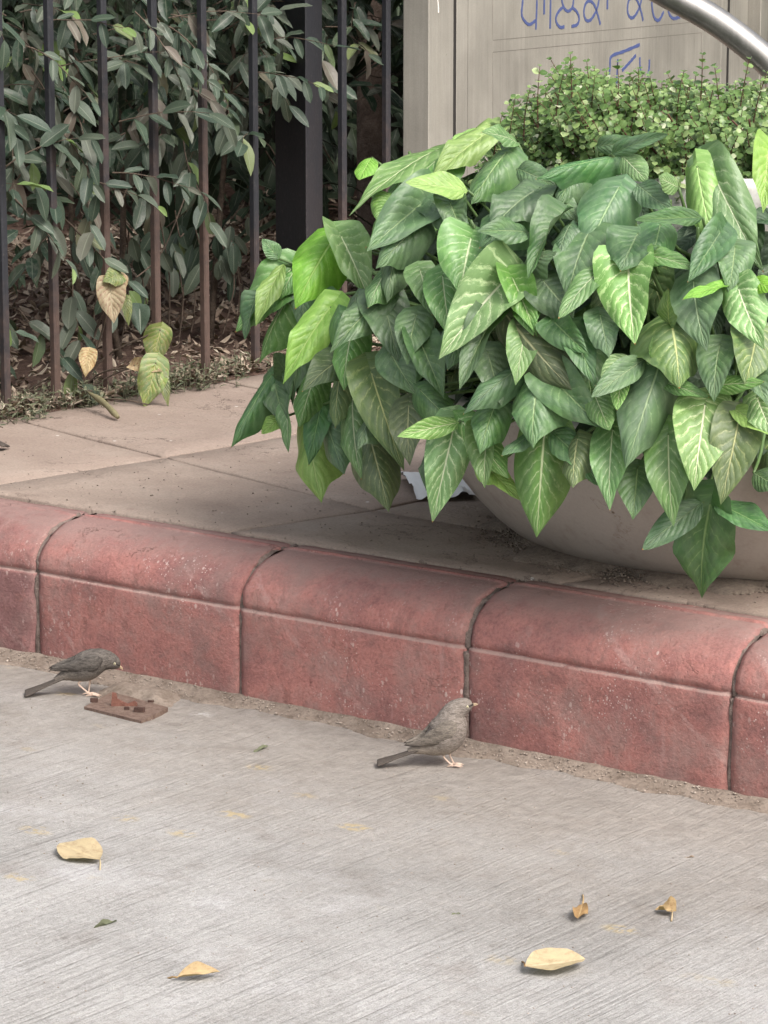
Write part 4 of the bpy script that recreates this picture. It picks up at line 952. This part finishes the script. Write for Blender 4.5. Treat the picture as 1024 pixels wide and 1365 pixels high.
# ------------------------------------------------------------------ litter
lvl = [leaf_verts('oval', 3, 2, fold=q.uniform(-.5, .9), droop=q.uniform(-.5, .6), wave=.1, seed=i) for i in range(5)]
mb = MB(); q = random.Random(5)
for i in range(15000):
    if i < 9000: u_ = UF-.0-q.random()**1.1*2.6; v_ = q.uniform(5.2, 10.6)
    elif i < 12500: u_ = UF+.05-abs(q.gauss(0, .07)); v_ = q.uniform(5.2, 9.0)
    else: u_ = UF-q.uniform(.9, 3.9); v_ = q.uniform(6.5, 12.5)
    if u_ < -12: continue
    z = gz_at(u_, v_)+q.uniform(.0, .022) if u_ < UF+.06 else ZT+.004
    p = K(u_, v_, z); a = q.uniform(0, 6.28); l = q.uniform(.022, .06)*(1.2 if u_ < UF-.6 else .8); dd = Vector((math.cos(a), math.sin(a), q.uniform(-.15, .45)))
    add_leaf(mb, q.choice(lvl), frame(p, p+dd*l, Vector((q.uniform(-.7, .7), q.uniform(-.9, .4), 1)), l*q.uniform(.35, .6)), q.random())
link('leaf_litter', mb.mesh('leaf_litter'), M_litter, kind='stuff', label='thick brown dead leaf litter under the hedge and along the fence', category='leaf litter')
mb = MB()
for i in range(300):       # small weeds at the foot of the bars
    v_ = q.uniform(5.9, 7.25); u_ = UF+.02+q.gauss(0, .05); p = K(u_, v_, ZT); n_ = q.randint(3, 7); hh = q.uniform(.02, .075)
    for k in range(n_):
        s_ = p+Vector((q.uniform(-.012, .012), q.uniform(-.012, .012), hh*k/n_)); a = q.uniform(0, 6.28); dd = Vector((math.cos(a), math.sin(a), q.uniform(.1, .9))); l = q.uniform(.012, .028)
        add_leaf(mb, lvlo[k % 2], frame(s_, s_+dd*l, Vector((0, -.3, 1)), l*.5), q.random())
    tube(mb, [p-Vector((0, 0, .01)), p+Vector((q.uniform(-.01, .01), q.uniform(-.01, .01), hh))], .0011, 3, .3, caps=False)
link('weeds', mb.mesh('weeds'), M_weed, kind='stuff', label='tiny dusty weeds growing along the foot of the fence', category='weeds')
mb = MB()
for i in range(170):       # dry twigs and straw
    v_ = q.uniform(5.6, 8.2); u_ = UF+q.gauss(-.02, .09) if i < 120 else UF-q.uniform(.1, 1.5); p = K(u_, v_, max(ZT+.008, gz_at(u_, v_)+.01 if u_ < UF+.06 else 0)); a = q.uniform(0, 6.28); l = q.uniform(.03, .16)
    e_ = p+Vector((math.cos(a)*l, math.sin(a)*l, q.uniform(0, .35)*l)); tube(mb, catmull([p, p*.5+e_*.5+Vector((0, 0, .008)), e_], 4), q.uniform(.0008, .0028), 4)
link('dry_twigs', mb.mesh('dry_twigs'), M_bark, kind='stuff', label='dry twigs and straw scattered at the foot of the fence', category='twigs')

# the yellowing vine at the foot of the bars
vine = thing('yellowing_vine', 'small vine with torn yellow-green and withered tan leaves at the foot of the fence bars', 'vine', K(UF+.03, 6.95, ZT))
def vleaf(bx, by, tx_, ty, wpx, mt, Y, sh=0):
    B = PY(bx, by, Y); T = PY(tx_, ty, Y-.04); me = arrows[sh]
    o = link('leaf', me, None, vine); o.matrix_parent_inverse = Matrix.Translation(vine.location).inverted(); o.matrix_basis = frame(B, T, Vector((.25, -.9, .45)), wpx*B.y/FPX*1.1)
    o.material_slots[0].link = 'OBJECT'; o.material_slots[0].material = mt; return B
Yv = 8.84
vs_ = [vleaf(158, 366, 140, 372, 26, M_pothos, Yv, 1), vleaf(146, 378, 152, 430, 36, M_pothosdry, Yv, 2), vleaf(160, 368, 150, 392, 24, M_pothosdry, Yv+.02, 4),
       vleaf(214, 440, 203, 486, 34, M_pothos, Yv+.05, 3), vleaf(180, 488, 214, 492, 18, M_pothosdry, Yv, 0), vleaf(208, 484, 194, 544, 38, M_pothos, Yv-.02, 5), vleaf(216, 500, 226, 540, 14, M_pothos, Yv-.02, 6), vleaf(118, 470, 114, 500, 22, M_pothosdry, Yv-.05, 1), vleaf(186, 412, 188, 445, 24, M_hedge, Yv+.12, 2), vleaf(168, 400, 172, 432, 14, M_pothos, Yv+.08, 7)]
g0 = PY(100, 540, 8.95); g0.z = ZT
for b in vs_[:6]:
    mb = MB(); tube(mb, catmull([g0, g0*.5+b*.5+Vector((random.uniform(-.04, .04), .03, .02)), b], 8), .0028, 6); pput(link('stem', mb.mesh('stem'), M_bark, vine), vine)
stump = thing('dry_stalk', 'pale dry fleshy stalk lying in the litter at the foot of the fence', 'stalk', G(150, 560, ZT))
mb = MB(); a = PY(116, 522, 8.75); b = G(157, 556, ZT+.012)
tube(mb, catmull([a, a*.5+b*.5+Vector((.005, 0, .004)), b], 8), [.003, .005, .0085, .0095, .0080, .0085, .0095, .006], 9); link('stalk', mb.mesh('stalk'), mat_plain('dry_stalk', (.24, .22, .12), (.12, .10, .055), .8, 60, .003), stump, ).matrix_parent_inverse = Matrix.Translation(stump.location).inverted()

# ------------------------------------------------------------------ grit and crumbs
ico = [(0, 0, 1), (.894, 0, .447), (.276, .851, .447), (-.724, .526, .447), (-.724, -.526, .447), (.276, -.851, .447), (.724, .526, -.447), (-.276, .851, -.447), (-.894, 0, -.447), (-.276, -.851, -.447), (.724, -.526, -.447), (0, 0, -1)]
icf = [(0, 1, 2), (0, 2, 3), (0, 3, 4), (0, 4, 5), (0, 5, 1), (1, 6, 2), (2, 7, 3), (3, 8, 4), (4, 9, 5), (5, 10, 1), (2, 6, 7), (3, 7, 8), (4, 8, 9), (5, 9, 10), (1, 10, 6), (6, 11, 7), (7, 11, 8), (8, 11, 9), (9, 11, 10), (10, 11, 6)]
def pebble(mb, p, r, q):
    a = q.uniform(0, 6.28); c_, s_ = math.cos(a), math.sin(a); sx, sy, sz = r*q.uniform(.7, 1.3), r*q.uniform(.6, 1), r*q.uniform(.4, .8)
    mb.add([(p.x+(x*c_*sx-y*s_*sy)*q.uniform(.8, 1.15), p.y+(x*s_*sx+y*c_*sy), p.z+z*sz) for x, y, z in ico], icf, None, q.random())
M_grit = mat_soil('grit', (.16, .125, .10), (.42, .36, .31), 25, .001)
mb = MB(); q = random.Random(3)
for i in range(2300):
    u_ = q.uniform(-6.3, -2.2); d = abs(q.gauss(0, .055)); p = K(u_, VK-.004-d, float(silt_h(np.array(u_), np.array(VK-d)))+.001 if d < .2 else .004); pebble(mb, p, q.uniform(.0009, .0032)*(1.6 if q.random() < .05 else 1), q)
for i in range(900):
    u_ = q.uniform(-5.6, -2.2); v_ = q.uniform(3.0, 5.0); pebble(mb, K(u_, v_, .005), q.uniform(.0008, .0024), q)
link('gutter_grit', mb.mesh('gutter_grit'), M_grit, kind='stuff', label='loose grit along the gutter and over the road', category='grit')
mb = MB()
for i in range(3200):      # crumbs of earth round the foot of the bowl
    a = q.uniform(math.pi*.9, 2*math.pi*1.03); rr_ = .59+abs(q.gauss(.0, .045)); pebble(mb, Vector((PC.x+rr_*math.cos(a), PC.y+rr_*math.sin(a), ZT+.002+.012*max(0, 1-(rr_-.59)/.06))), q.uniform(.0014, .0052), q)
for i in range(500):
    p = K(q.uniform(-6.0, -3.0), VK+.22+abs(q.gauss(0, .4)), ZT+.002); pebble(mb, p, q.uniform(.0008, .0028), q)
link('earth_crumbs', mb.mesh('earth_crumbs'), M_dirt, kind='stuff', label='crumbs of earth round the foot of the planter', category='dirt')
mb = MB(); n_ = 140      # low fillet of earth round the foot
vs = []; uvs = []
for i in range(n_+1):
    a = math.pi*.85+(math.pi*1.3)*i/n_; wd = .05+.03*math.sin(a*9)+.02*math.sin(a*23)
    for j, (dr_, dz_) in enumerate(((-.06, .028), (.0, .024), (wd*.4, .011), (wd, .0025), (wd+.012, -.006))):
        jj = .6+dr_; vs.append((PC.x+jj*math.cos(a), PC.y+jj*math.sin(a), ZT+dz_+(q.uniform(-.003, .003) if 0 < j < 4 else 0)))
fs = [(i*5+j, i*5+j+1, (i+1)*5+j+1, (i+1)*5+j) for i in range(n_) for j in range(4)]
mb.add(vs, fs); link('earth_fillet', mb.mesh('earth_fillet'), M_dirt, kind='stuff', label='low bank of earth washed against the foot of the planter', category='dirt')

# ------------------------------------------------------------------ crumpled sheet beside the bowl
mb = MB(); q = random.Random(12)
c4 = [G(528, 640, ZT), G(556, 668, ZT), G(640, 668, ZT), G(612, 632, ZT)]
nu, nv = 26, 18; vs = []; uvs = []
for i in range(nu+1):
    for j in range(nv+1):
        s_, t_ = i/nu, j/nv; p = (c4[0]*(1-s_)+c4[3]*s_)*(1-t_)+(c4[1]*(1-s_)+c4[2]*s_)*t_
        z = .004+.05*max(0, float(fbm(np.array(s_*4.0), np.array(t_*3.3), 4, 9))+.12)+.018*math.sin(min(1, t_)*math.pi)*(1-s_)
        e_ = .012*float(fbm(np.array(s_*9), np.array(t_*9), 3, 4)); vs.append((p.x+e_, p.y+e_*2, ZT+z)); uvs.append((s_, t_))
fs = [(i*(nv+1)+j, i*(nv+1)+j+1, (i+1)*(nv+1)+j+1, (i+1)*(nv+1)+j) for i in range(nu) for j in range(nv)]
mb.add(vs, fs, uvs)
link('paper_sheet', mb.mesh('paper_sheet'), mat_plain('white_paper', (.80, .80, .79), (.66, .66, .66), .6, 14), label='crumpled white sheet lying on the pavement against the planter', category='paper')

# ------------------------------------------------------------------ rusty plate in the gutter
pl = thing('rusty_plate', 'rusty square iron plate with cut bolt stubs lying in the gutter silt by the kerb', 'metal plate', G(178, 944, .0))
M_rust = mat_soil('rusty_iron', (.10, .062, .050), (.22, .16, .13), 70, .004)
M_rustred = mat_soil('fresh_rust', (.11, .05, .038), (.22, .105, .08), 80, .002); M_rustdark = mat_soil('old_rust', (.045, .028, .024), (.11, .065, .052), 80, .002)
def ppoly(pts, z0, z1, name, mt, par):
    mb = MB(); n = len(pts); vs = [Vector((p.x, p.y, z0)) for p in pts]+[Vector((p.x, p.y, z1)) for p in pts]
    fs = [(i, (i+1) % n, n+(i+1) % n, n+i) for i in range(n)]+[tuple(reversed(range(n))), tuple(range(n, 2*n))]
    mb.add(vs, fs); return pput(link(name, mb.mesh(name, False), mt, par), par)
ppoly([G(112, 942, .0095), G(188, 961, .0095), G(224, 943, .0095), G(150, 922, .0095)], -.002, .0095, 'base', M_rust, pl)
for a, b, c_, d_ in ((122, 936, 5, .009), (182, 949, 7, .010), (166, 946, 3.5, .006), (198, 936, 4, .004)):
    p = G(a+2, b, .0095); w_ = c_*p.y/FPX; mb = MB(); box(mb, Vector((p.x+w_*.3, p.y, .0095+d_*.5)), Vector((w_, -.2*w_, 0)), Vector((.1*w_, .5*w_, 0)), Vector((0, 0, d_*.5)), 0, .0012); pput(link('bolt_stub', mb.mesh('bolt_stub', False), M_rustdark, pl), pl)
p = G(151, 941, .0095); s_ = p.y/FPX; mb = MB()
sh = [(-3, 0), (-1, 19), (4, 18), (6, 10), (13, 6), (20, 3), (29, 7), (33, 4), (33, 0), (20, 0)]
vs = [Vector((p.x+a*s_, p.y-.003, .0095+max(0, b)*s_)) for a, b in sh]+[Vector((p.x+a*s_, p.y+.004, .0095+max(0, b)*s_)) for a, b in sh]; n = len(sh)
mb.add(vs, [(i, (i+1) % n, n+(i+1) % n, n+i) for i in range(n)]+[tuple(reversed(range(n))), tuple(range(n, 2*n))]); pput(link('bent_lug', mb.mesh('bent_lug', False), M_rustred, pl), pl)

mb = MB(); q = random.Random(31); n_ = 22; vs = []
A_, B_, C_, D_ = G(108, 930, 0), G(215, 955, 0), G(250, 926, 0), G(150, 910, 0)
for i in range(n_+1):
    for j in range(n_+1):
        s_, t_ = i/n_, j/n_; p = (A_*(1-s_)+B_*s_)*(1-t_)+(D_*(1-s_)+C_*s_)*t_
        e_ = min(s_, 1-s_, 1-t_)*4; z = -.004+.023*min(1, max(0, (t_-.20)*3.0+.9*float(fbm(np.array(s_*5.0), np.array(t_*5.0), 4, 2))))*min(1, e_)+.004*float(fbm(np.array(s_*22), np.array(t_*22), 3, 3))
        vs.append((p.x, p.y, z))
fs = [(i*(n_+1)+j, (i+1)*(n_+1)+j, (i+1)*(n_+1)+j+1, i*(n_+1)+j+1) for i in range(n_) for j in range(n_)]
mb.add(vs, fs); link('sand_drift', mb.mesh('sand_drift'), M_dirt, kind='stuff', label='sand drifted over the back half of the rusty plate', category='sand')
# ------------------------------------------------------------------ fallen leaves and scraps on the road
def fallen(name, label, cat, bx, by, tx_, ty, wpx, mt, z=.008, fold=.3, droop=.2, curl=0.0, wave=.08, seed=0, stalk=None, shape='oval', nz=(0, -.25, 1), lift=.0, grp='dry leaves lying on the road'):
    B = G(bx, by, z+lift); T = G(tx_, ty, z)
    t_ = thing(name, label, cat, (B.x, B.y, 0), grp)
    me = leaf_mesh('blade', shape, 14, 8, fold=fold, droop=droop, ripple=0.004, wave=wave, curl=curl, seed=seed, mat=mt)
    o = link('blade', me, None, t_); o.matrix_parent_inverse = Matrix.Translation(t_.location).inverted(); o.matrix_basis = frame(B, T, Vector(nz), wpx*B.y/FPX)
    if stalk:
        mb = MB(); E_ = G(stalk[0], stalk[1], .004); tube(mb, catmull([B, B*.5+E_*.5+Vector((.001, 0, .002)), E_], 5), .0016, 6); pput(link('stalk', mb.mesh('stalk'), M_dryleaf, t_), t_)
    return t_
fallen('fallen_leaf', 'oval golden-brown dry leaf lying flat on the road at the left, stalk towards the viewer', 'dry leaf', 133, 1146, 80, 1126, 58, M_dryleaf, .014, .10, -.03, .05, .05, 1, (133, 1161), shape='ellipse')
fallen('fallen_leaf', 'curled orange-brown dry leaf rolled into a spindle on the road, bottom left', 'dry leaf', 236, 1303, 293, 1297, 23, M_dryleaf, .013, .35, -.05, .20, .08, 2, (222, 1305), shape='ellipse', nz=(0, -.3, 1))
fallen('fallen_leaf', 'largest pale yellow dry leaf on the road, pointed and cupped, bottom right', 'dry leaf', 700, 1288, 779, 1283, 60, M_paleleaf, .010, .20, -.08, .08, .05, 3, (696, 1282), shape='ellipse', lift=.010)
fallen('fallen_leaf', 'small golden dry leaf with a notched edge and upright stalk on the road, right', 'dry leaf', 777, 1205, 770, 1229, 31, M_dryleaf, .008, .15, -.1, .1, .16, 4, (777, 1193), shape='oval', lift=.005)
fallen('fallen_leaf', 'small twisted tan dry leaf nearest the right edge of the road', 'dry leaf', 896, 1214, 873, 1211, 26, M_dryleaf, .010, .5, .1, .3, .2, 5, (895, 1228), shape='arrow')
fallen('leaf_scrap', 'crumpled green leaf scrap on the road below the left dry leaf', 'leaf scrap', 124, 1238, 156, 1230, 8, M_weed, .003, .5, -.1, .2, .2, 6, None, grp=None)
fallen('leaf_scrap', 'small green leaf scrap on the road left of the standing bird', 'leaf scrap', 338, 1003, 357, 996, 12, M_weed, .003, .2, -.1, .1, .1, 7, None, grp=None)
fallen('leaf_scrap', 'tiny bright green leaf scrap in the middle of the road', 'leaf scrap', 602, 1221, 614, 1219, 12, M_weed, .003, .3, -.1, .2, .2, 8, None, grp=None)
fallen('leaf_scrap', 'tiny dark leaf crumb on the road near the kerb at the right', 'leaf scrap', 912, 1144, 926, 1143, 6, M_litter, .003, .3, -.1, .2, .2, 9, None, grp=None)

# ------------------------------------------------------------------ birds
def mat_feather(name, a, b, belly, sc=1.0):
    t = NT(name); P = t.coord(); s = t.sep(P)
    n = t.noise(t.mapv(P, (60*sc, 190*sc, 260*sc), (0, R(-32), 0)), 1, 4, .65); n2 = t.noise(P, 90, 3, .6); n3 = t.noise(t.mapv(P, (240, 500, 700), (0, R(-32), 0)), 1, 3, .6)
    c = t.mix(t.step(n, .35, .65), a, b)
    c = t.mix(t.math('MULTIPLY', t.step(s[2], .060, .022), .8), c, belly)
    c = t.mix(.8, c, t.ramp(n3, [(.3, (.62, .61, .60)), (.5, (1, 1, 1)), (.7, (1.35, 1.34, 1.32))]), 'MULTIPLY')
    return t.done(t.bsdf(c, .8, t.bump(t.math('ADD', n, t.math('MULTIPLY', n3, .6)), .0022, .8), spec=.2))
M_fea = mat_feather('grey_brown_plumage', (.125, .105, .092), (.225, .195, .172), (.30, .255, .21))
M_fead = mat_feather('dark_grey_brown_plumage', (.070, .061, .055), (.125, .110, .098), (.27, .225, .185))
M_wing = mat_feather('wing_feathers', (.100, .086, .074), (.180, .155, .132), (.15, .13, .11), .7)
M_wingd = mat_feather('dark_wing_feathers', (.050, .044, .040), (.098, .087, .078), (.09, .08, .07), .7)
M_tail = mat_feather('tail_feathers', (.045, .038, .034), (.085, .073, .063), (.075, .062, .053), .6)
M_beak = mat_plain('yellow_beak', (.38, .29, .19), (.28, .20, .13), .5)
M_leg = mat_plain('pale_leg', (.60, .47, .38), (.48, .34, .27), .6)
M_eye = mat_plain('pale_eye_ring', (.55, .52, .36), (.4, .36, .22), .3); M_pupil = mat_plain('pupil', (.006, .005, .005), None, .12)
M_lore = mat_plain('dark_lore', (.035, .03, .028))
def loft(mb, rings, seg=16, n=36, sq=1.0):
    """rings: (x, y, z, in-plane radius, lateral radius) along a spine in the local x-z plane"""
    C_ = catmull(rings, n); vs = []
    for i, c in enumerate(C_):
        t_ = C_[min(i+1, n-1)][:3]-C_[max(i-1, 0)][:3]; t_ = Vector(t_); t_.y = t_.y
        up = Vector((-t_.z, 0, t_.x)); up = up.normalized() if up.length > 1e-9 else Vector((0, 0, 1))
        r1, r2 = max(1e-5, c[3]), max(1e-5, c[4])
        for k in range(seg):
            a = 2*math.pi*k/seg; vs.append(Vector(c[:3])+up*(r1*math.cos(a))+Vector((0, r2*math.sin(a), 0)))
    fs = [(i*seg+k, i*seg+(k+1) % seg, (i+1)*seg+(k+1) % seg, (i+1)*seg+k) for i in range(n-1) for k in range(seg)]
    fs += [tuple(reversed(range(seg))), tuple(range((n-1)*seg, n*seg))]
    uvs = [(k/seg, i/n) for i in range(n) for k in range(seg)]
    mb.add(vs, fs, uvs)
def bird(name, label, foot_px, body, head, wing, tail, legs, beak, eye, s, yaw, mats, grp, z0=0.0, foot=None):
    """all outlines in photo pixels relative to the foot, x towards the beak, y up; s metres per pixel"""
    ft = foot if foot else G(*foot_px, z0); t_ = thing(name, label, 'bird', ft, grp)
    mbody, mwing = mats
    def part(nm, mb, mt, par=t_, smooth=True): return link(nm, mb.mesh(nm, smooth), mt, par)
    mb = MB(); loft(mb, [(x*s, 0, y*s, r*s*1.10, r*s*k_*1.10) for x, y, r, k_ in body], 22, 56)
    # plumage ruffles
    mb.v = [(x, y*(1+.03*math.sin(x*900+z*700)), z+.0004*math.sin(x*1500+y*900)) for x, y, z in mb.v]
    b_ = part('body', mb, mbody)
    for sd_ in (-1, 1):
        mb = MB(); loft(mb, [(x*s, sd_*l*s, y*s, h*s, w_*s) for x, y, h, l, w_ in wing], 14, 26); wg = part('wing', mb, mwing)
        (x0, y0), (x1, y1), (dx, dy), l0, l1 = wing_f[name+str(len(grp or ''))] if 0 else (wing[-3][:2], wing[-1][:2], (0, 0), wing[-3][3], wing[-1][3])
        for k_ in range(5):
            f_ = k_/4; xa_, ya_ = x0+(f_-.5)*3, y0-wing[-3][2]*.75+f_*wing[-3][2]*1.1; xe, ye = x1-2+(-f_*-4), y1-1.5+f_*3.2
            mb = MB(); loft(mb, [(xa_*s, sd_*(l0+1.6-f_)*s, ya_*s, .6*s, .35*s), ((xa_*.5+xe*.5)*s, sd_*((l0+l1)/2+1.7-f_)*s, (ya_*.5+ye*.5)*s, 1.7*s, .45*s), (xe*s, sd_*(l1+.6)*s, ye*s, .5*s, .3*s)], 8, 8); part('feather', mb, M_tail, wg)
    (x0, y0), (x1, y1), w0, w1 = tail
    for k_ in range(5):
        f_ = (k_-2)/2; mb = MB(); yy = f_*w1*.35; up = abs(f_)*-.8
        loft(mb, [(x0*s, yy*.3*s, (y0+up)*s, 2.4*s, w0*.45*s), ((x0*.5+x1*.5)*s, yy*s, (y0*.5+y1*.5+up)*s, 1.5*s, w1*.33*s), ((x1*.93+x0*.07)*s, yy*1.25*s, (y1*.93+y0*.07+up+f_*1.2)*s, 1.8*s, w1*.34*s), ((x1+f_*1.0)*s, yy*1.3*s, (y1+up+f_*1.5)*s, .5*s, w1*.12*s)], 10, 14)
        part('tail_feather', mb, M_tail)
    for sd_, (hx, hy, kx, ky, fx, fy) in zip((-1, 1), legs):
        mb = MB(); yl = sd_*5*s
        tube(mb, catmull([(hx*s, yl, hy*s), ((hx+kx)*.5*s, yl, (hy+ky)*.5*s), (kx*s, yl, ky*s), ((kx+fx)*.5*s, yl, (ky+fy)*.5*s), (fx*s, yl, (fy+1.2)*s)], 10), [2.6*s, 2.2*s, 1.6*s, 1.35*s, 1.2*s, 1.15*s, 1.1*s, 1.1*s, 1.2*s, 1.4*s], 8)
        lg = part('leg', mb, M_leg)
        for an, L_ in ((-.42, 12), (0, 14), (.42, 12), (math.pi, 9)):
            mb = MB(); dx, dy = math.cos(an)*L_*s, math.sin(an)*L_*s
            tube(mb, [(fx*s, yl, (fy+1.3)*s), (fx*s+dx*.35, yl+dy*.35, (fy+2.0)*s), (fx*s+dx*.7, yl+dy*.7, (fy+1.1)*s), (fx*s+dx, yl+dy, (fy+.4)*s)], [1.15*s, 1.0*s, .85*s, .25*s], 6); part('toe', mb, M_leg, lg)
    (bx, by), (ex, ey), br = beak
    for nm, o1, o2, rr_ in (('upper_beak', .7, .1, br), ('lower_beak', -.9, -.5, br*.75)):
        mb = MB(); loft(mb, [(bx*s, 0, (by+o1)*s, rr_*s, rr_*.9*s), ((bx*.5+ex*.5)*s, 0, (by*.5+ey*.5+o1+.25)*s, rr_*.62*s, rr_*.55*s), (ex*s, 0, (ey+o2)*s, .15*s, .15*s)], 10, 10); part(nm, mb, M_beak)
    x, y, l = eye
    for sd_ in (-1, 1):
        mb = MB(); loft(mb, [(x*s-1.9*s, sd_*l*s, y*s, .05*s, .05*s), (x*s-1.2*s, sd_*l*s, y*s, 1.5*s, 1.0*s), (x*s, sd_*l*s, y*s, 1.9*s, 1.3*s), (x*s+1.2*s, sd_*l*s, y*s, 1.5*s, 1.0*s), (x*s+1.9*s, sd_*l*s, y*s, .05*s, .05*s)], 12, 10); ey_ = part('eye', mb, M_eye)
        mb = MB(); loft(mb, [(x*s-1.0*s, sd_*(l+.75)*s, y*s, .05*s, .05*s), (x*s, sd_*(l+.85)*s, y*s, 1.0*s, .75*s), (x*s+1.0*s, sd_*(l+.75)*s, y*s, .05*s, .05*s)], 10, 8); part('pupil', mb, M_pupil, ey_)
        mb = MB(); loft(mb, [(x*s+1.0*s, sd_*(l+.1)*s, (y+.6)*s, .6*s, .7*s), ((x*.5+bx*.5+1)*s, sd_*(l*.72+.3)*s, (y*.5+by*.5+1.0)*s, 1.1*s, .8*s), ((bx+.5)*s, sd_*1.5*s, (by+1.2)*s, .6*s, .6*s)], 8, 8); part('lore', mb, M_lore)
    t_.rotation_euler.z = yaw
    return t_
# the upright bird (foot at 600,1021)
b2 = [(31, 86, .6, .9), (29.5, 86, 4.5, .85), (25, 86, 8.5, .85), (17, 84.5, 11.5, .85), (9, 79, 14.5, .85), (4, 70, 18.5, .85), (1, 60, 22, .86), (-4, 49, 24.5, .86), (-13, 38.5, 22.5, .84), (-25, 32, 16.5, .8), (-36, 28, 10.5, .8), (-48, 25, 6.5, .9), (-58, 22, 3.0, 1.1)]
wing2 = [(8, 66, 2, 15, 2), (2, 62, 10, 19, 4), (-8, 55, 14.5, 20, 4.5), (-22, 46, 12, 17, 4.0), (-38, 38, 6.8, 12, 3.0), (-52, 34, 3.6, 8, 2.2), (-62, 33.5, .8, 5, 1.2)]
bird('babbler_bird', 'grey-brown bird standing upright at the foot of the kerb, beak raised', (600, 1021), b2, None, wing2, ((-44, 25), (-101, 6), 13, 15), [(-6, 24, -9, 14, 4, 0), (6, 26, 0, 15, 6, 0)], ((31.5, 86.5), (38.5, 87.3), 2.1), (23, 86, 8.6), G(600, 1021).y/FPX*1.0, R(3), (M_fea, M_wing), 'grey-brown birds foraging')
# the stooping bird (foot at 118,926)
b1 = [(43.5, 39, .6, .9), (42, 40, 4.2, .85), (38, 43, 8.0, .85), (31, 47, 11, .86), (22, 49, 14, .87), (11, 47.5, 17, .88), (0, 43, 19, .88), (-10, 38, 17.5, .86), (-20, 34, 13, .82), (-29, 31, 8.5, .85), (-38, 27.5, 5, 1.0), (-46, 24, 2.5, 1.2)]
wing1 = [(20, 52, 2, 12, 2), (13, 51, 9, 15.5, 4), (2, 49, 12, 16.5, 4.2), (-12, 46, 9.5, 14, 3.8), (-26, 44.5, 6.2, 11, 3), (-40, 42.5, 3.4, 8, 2.2), (-51, 40.5, .8, 5, 1.2)]
bird('babbler_bird', 'dark grey bird stooping with lowered head beside the rusty plate', (118, 927), b1, None, wing1, ((-32, 28), (-87, 6), 12, 17), [(-4, 27, -14, 18, 4, 0), (4, 26, 2, 15, 0, 0)], ((43.5, 39), (48, 35), 1.8), (36, 45.5, 8.0), G(118, 927).y/FPX*1.0, R(8), (M_fead, M_wingd), 'grey-brown birds foraging')
# a third, of which only the tail shows at the left edge of the pavement
tp = G(12, 600, ZT); s3 = tp.y/FPX*.95
bird('babbler_bird', 'bird on the pavement at the left edge of which only the dark tail tip shows', None, b1, None, wing1, ((-32, 28), (-87, 6), 12, 17), [(-4, 27, -14, 18, 4, 0), (4, 26, 2, 15, 0, 0)], ((43.5, 39), (48, 35), 1.8), (36, 45.5, 8.0), s3, R(172), (M_fead, M_wingd), 'grey-brown birds foraging', foot=Vector((tp.x-88*s3, tp.y+.02, ZT)))
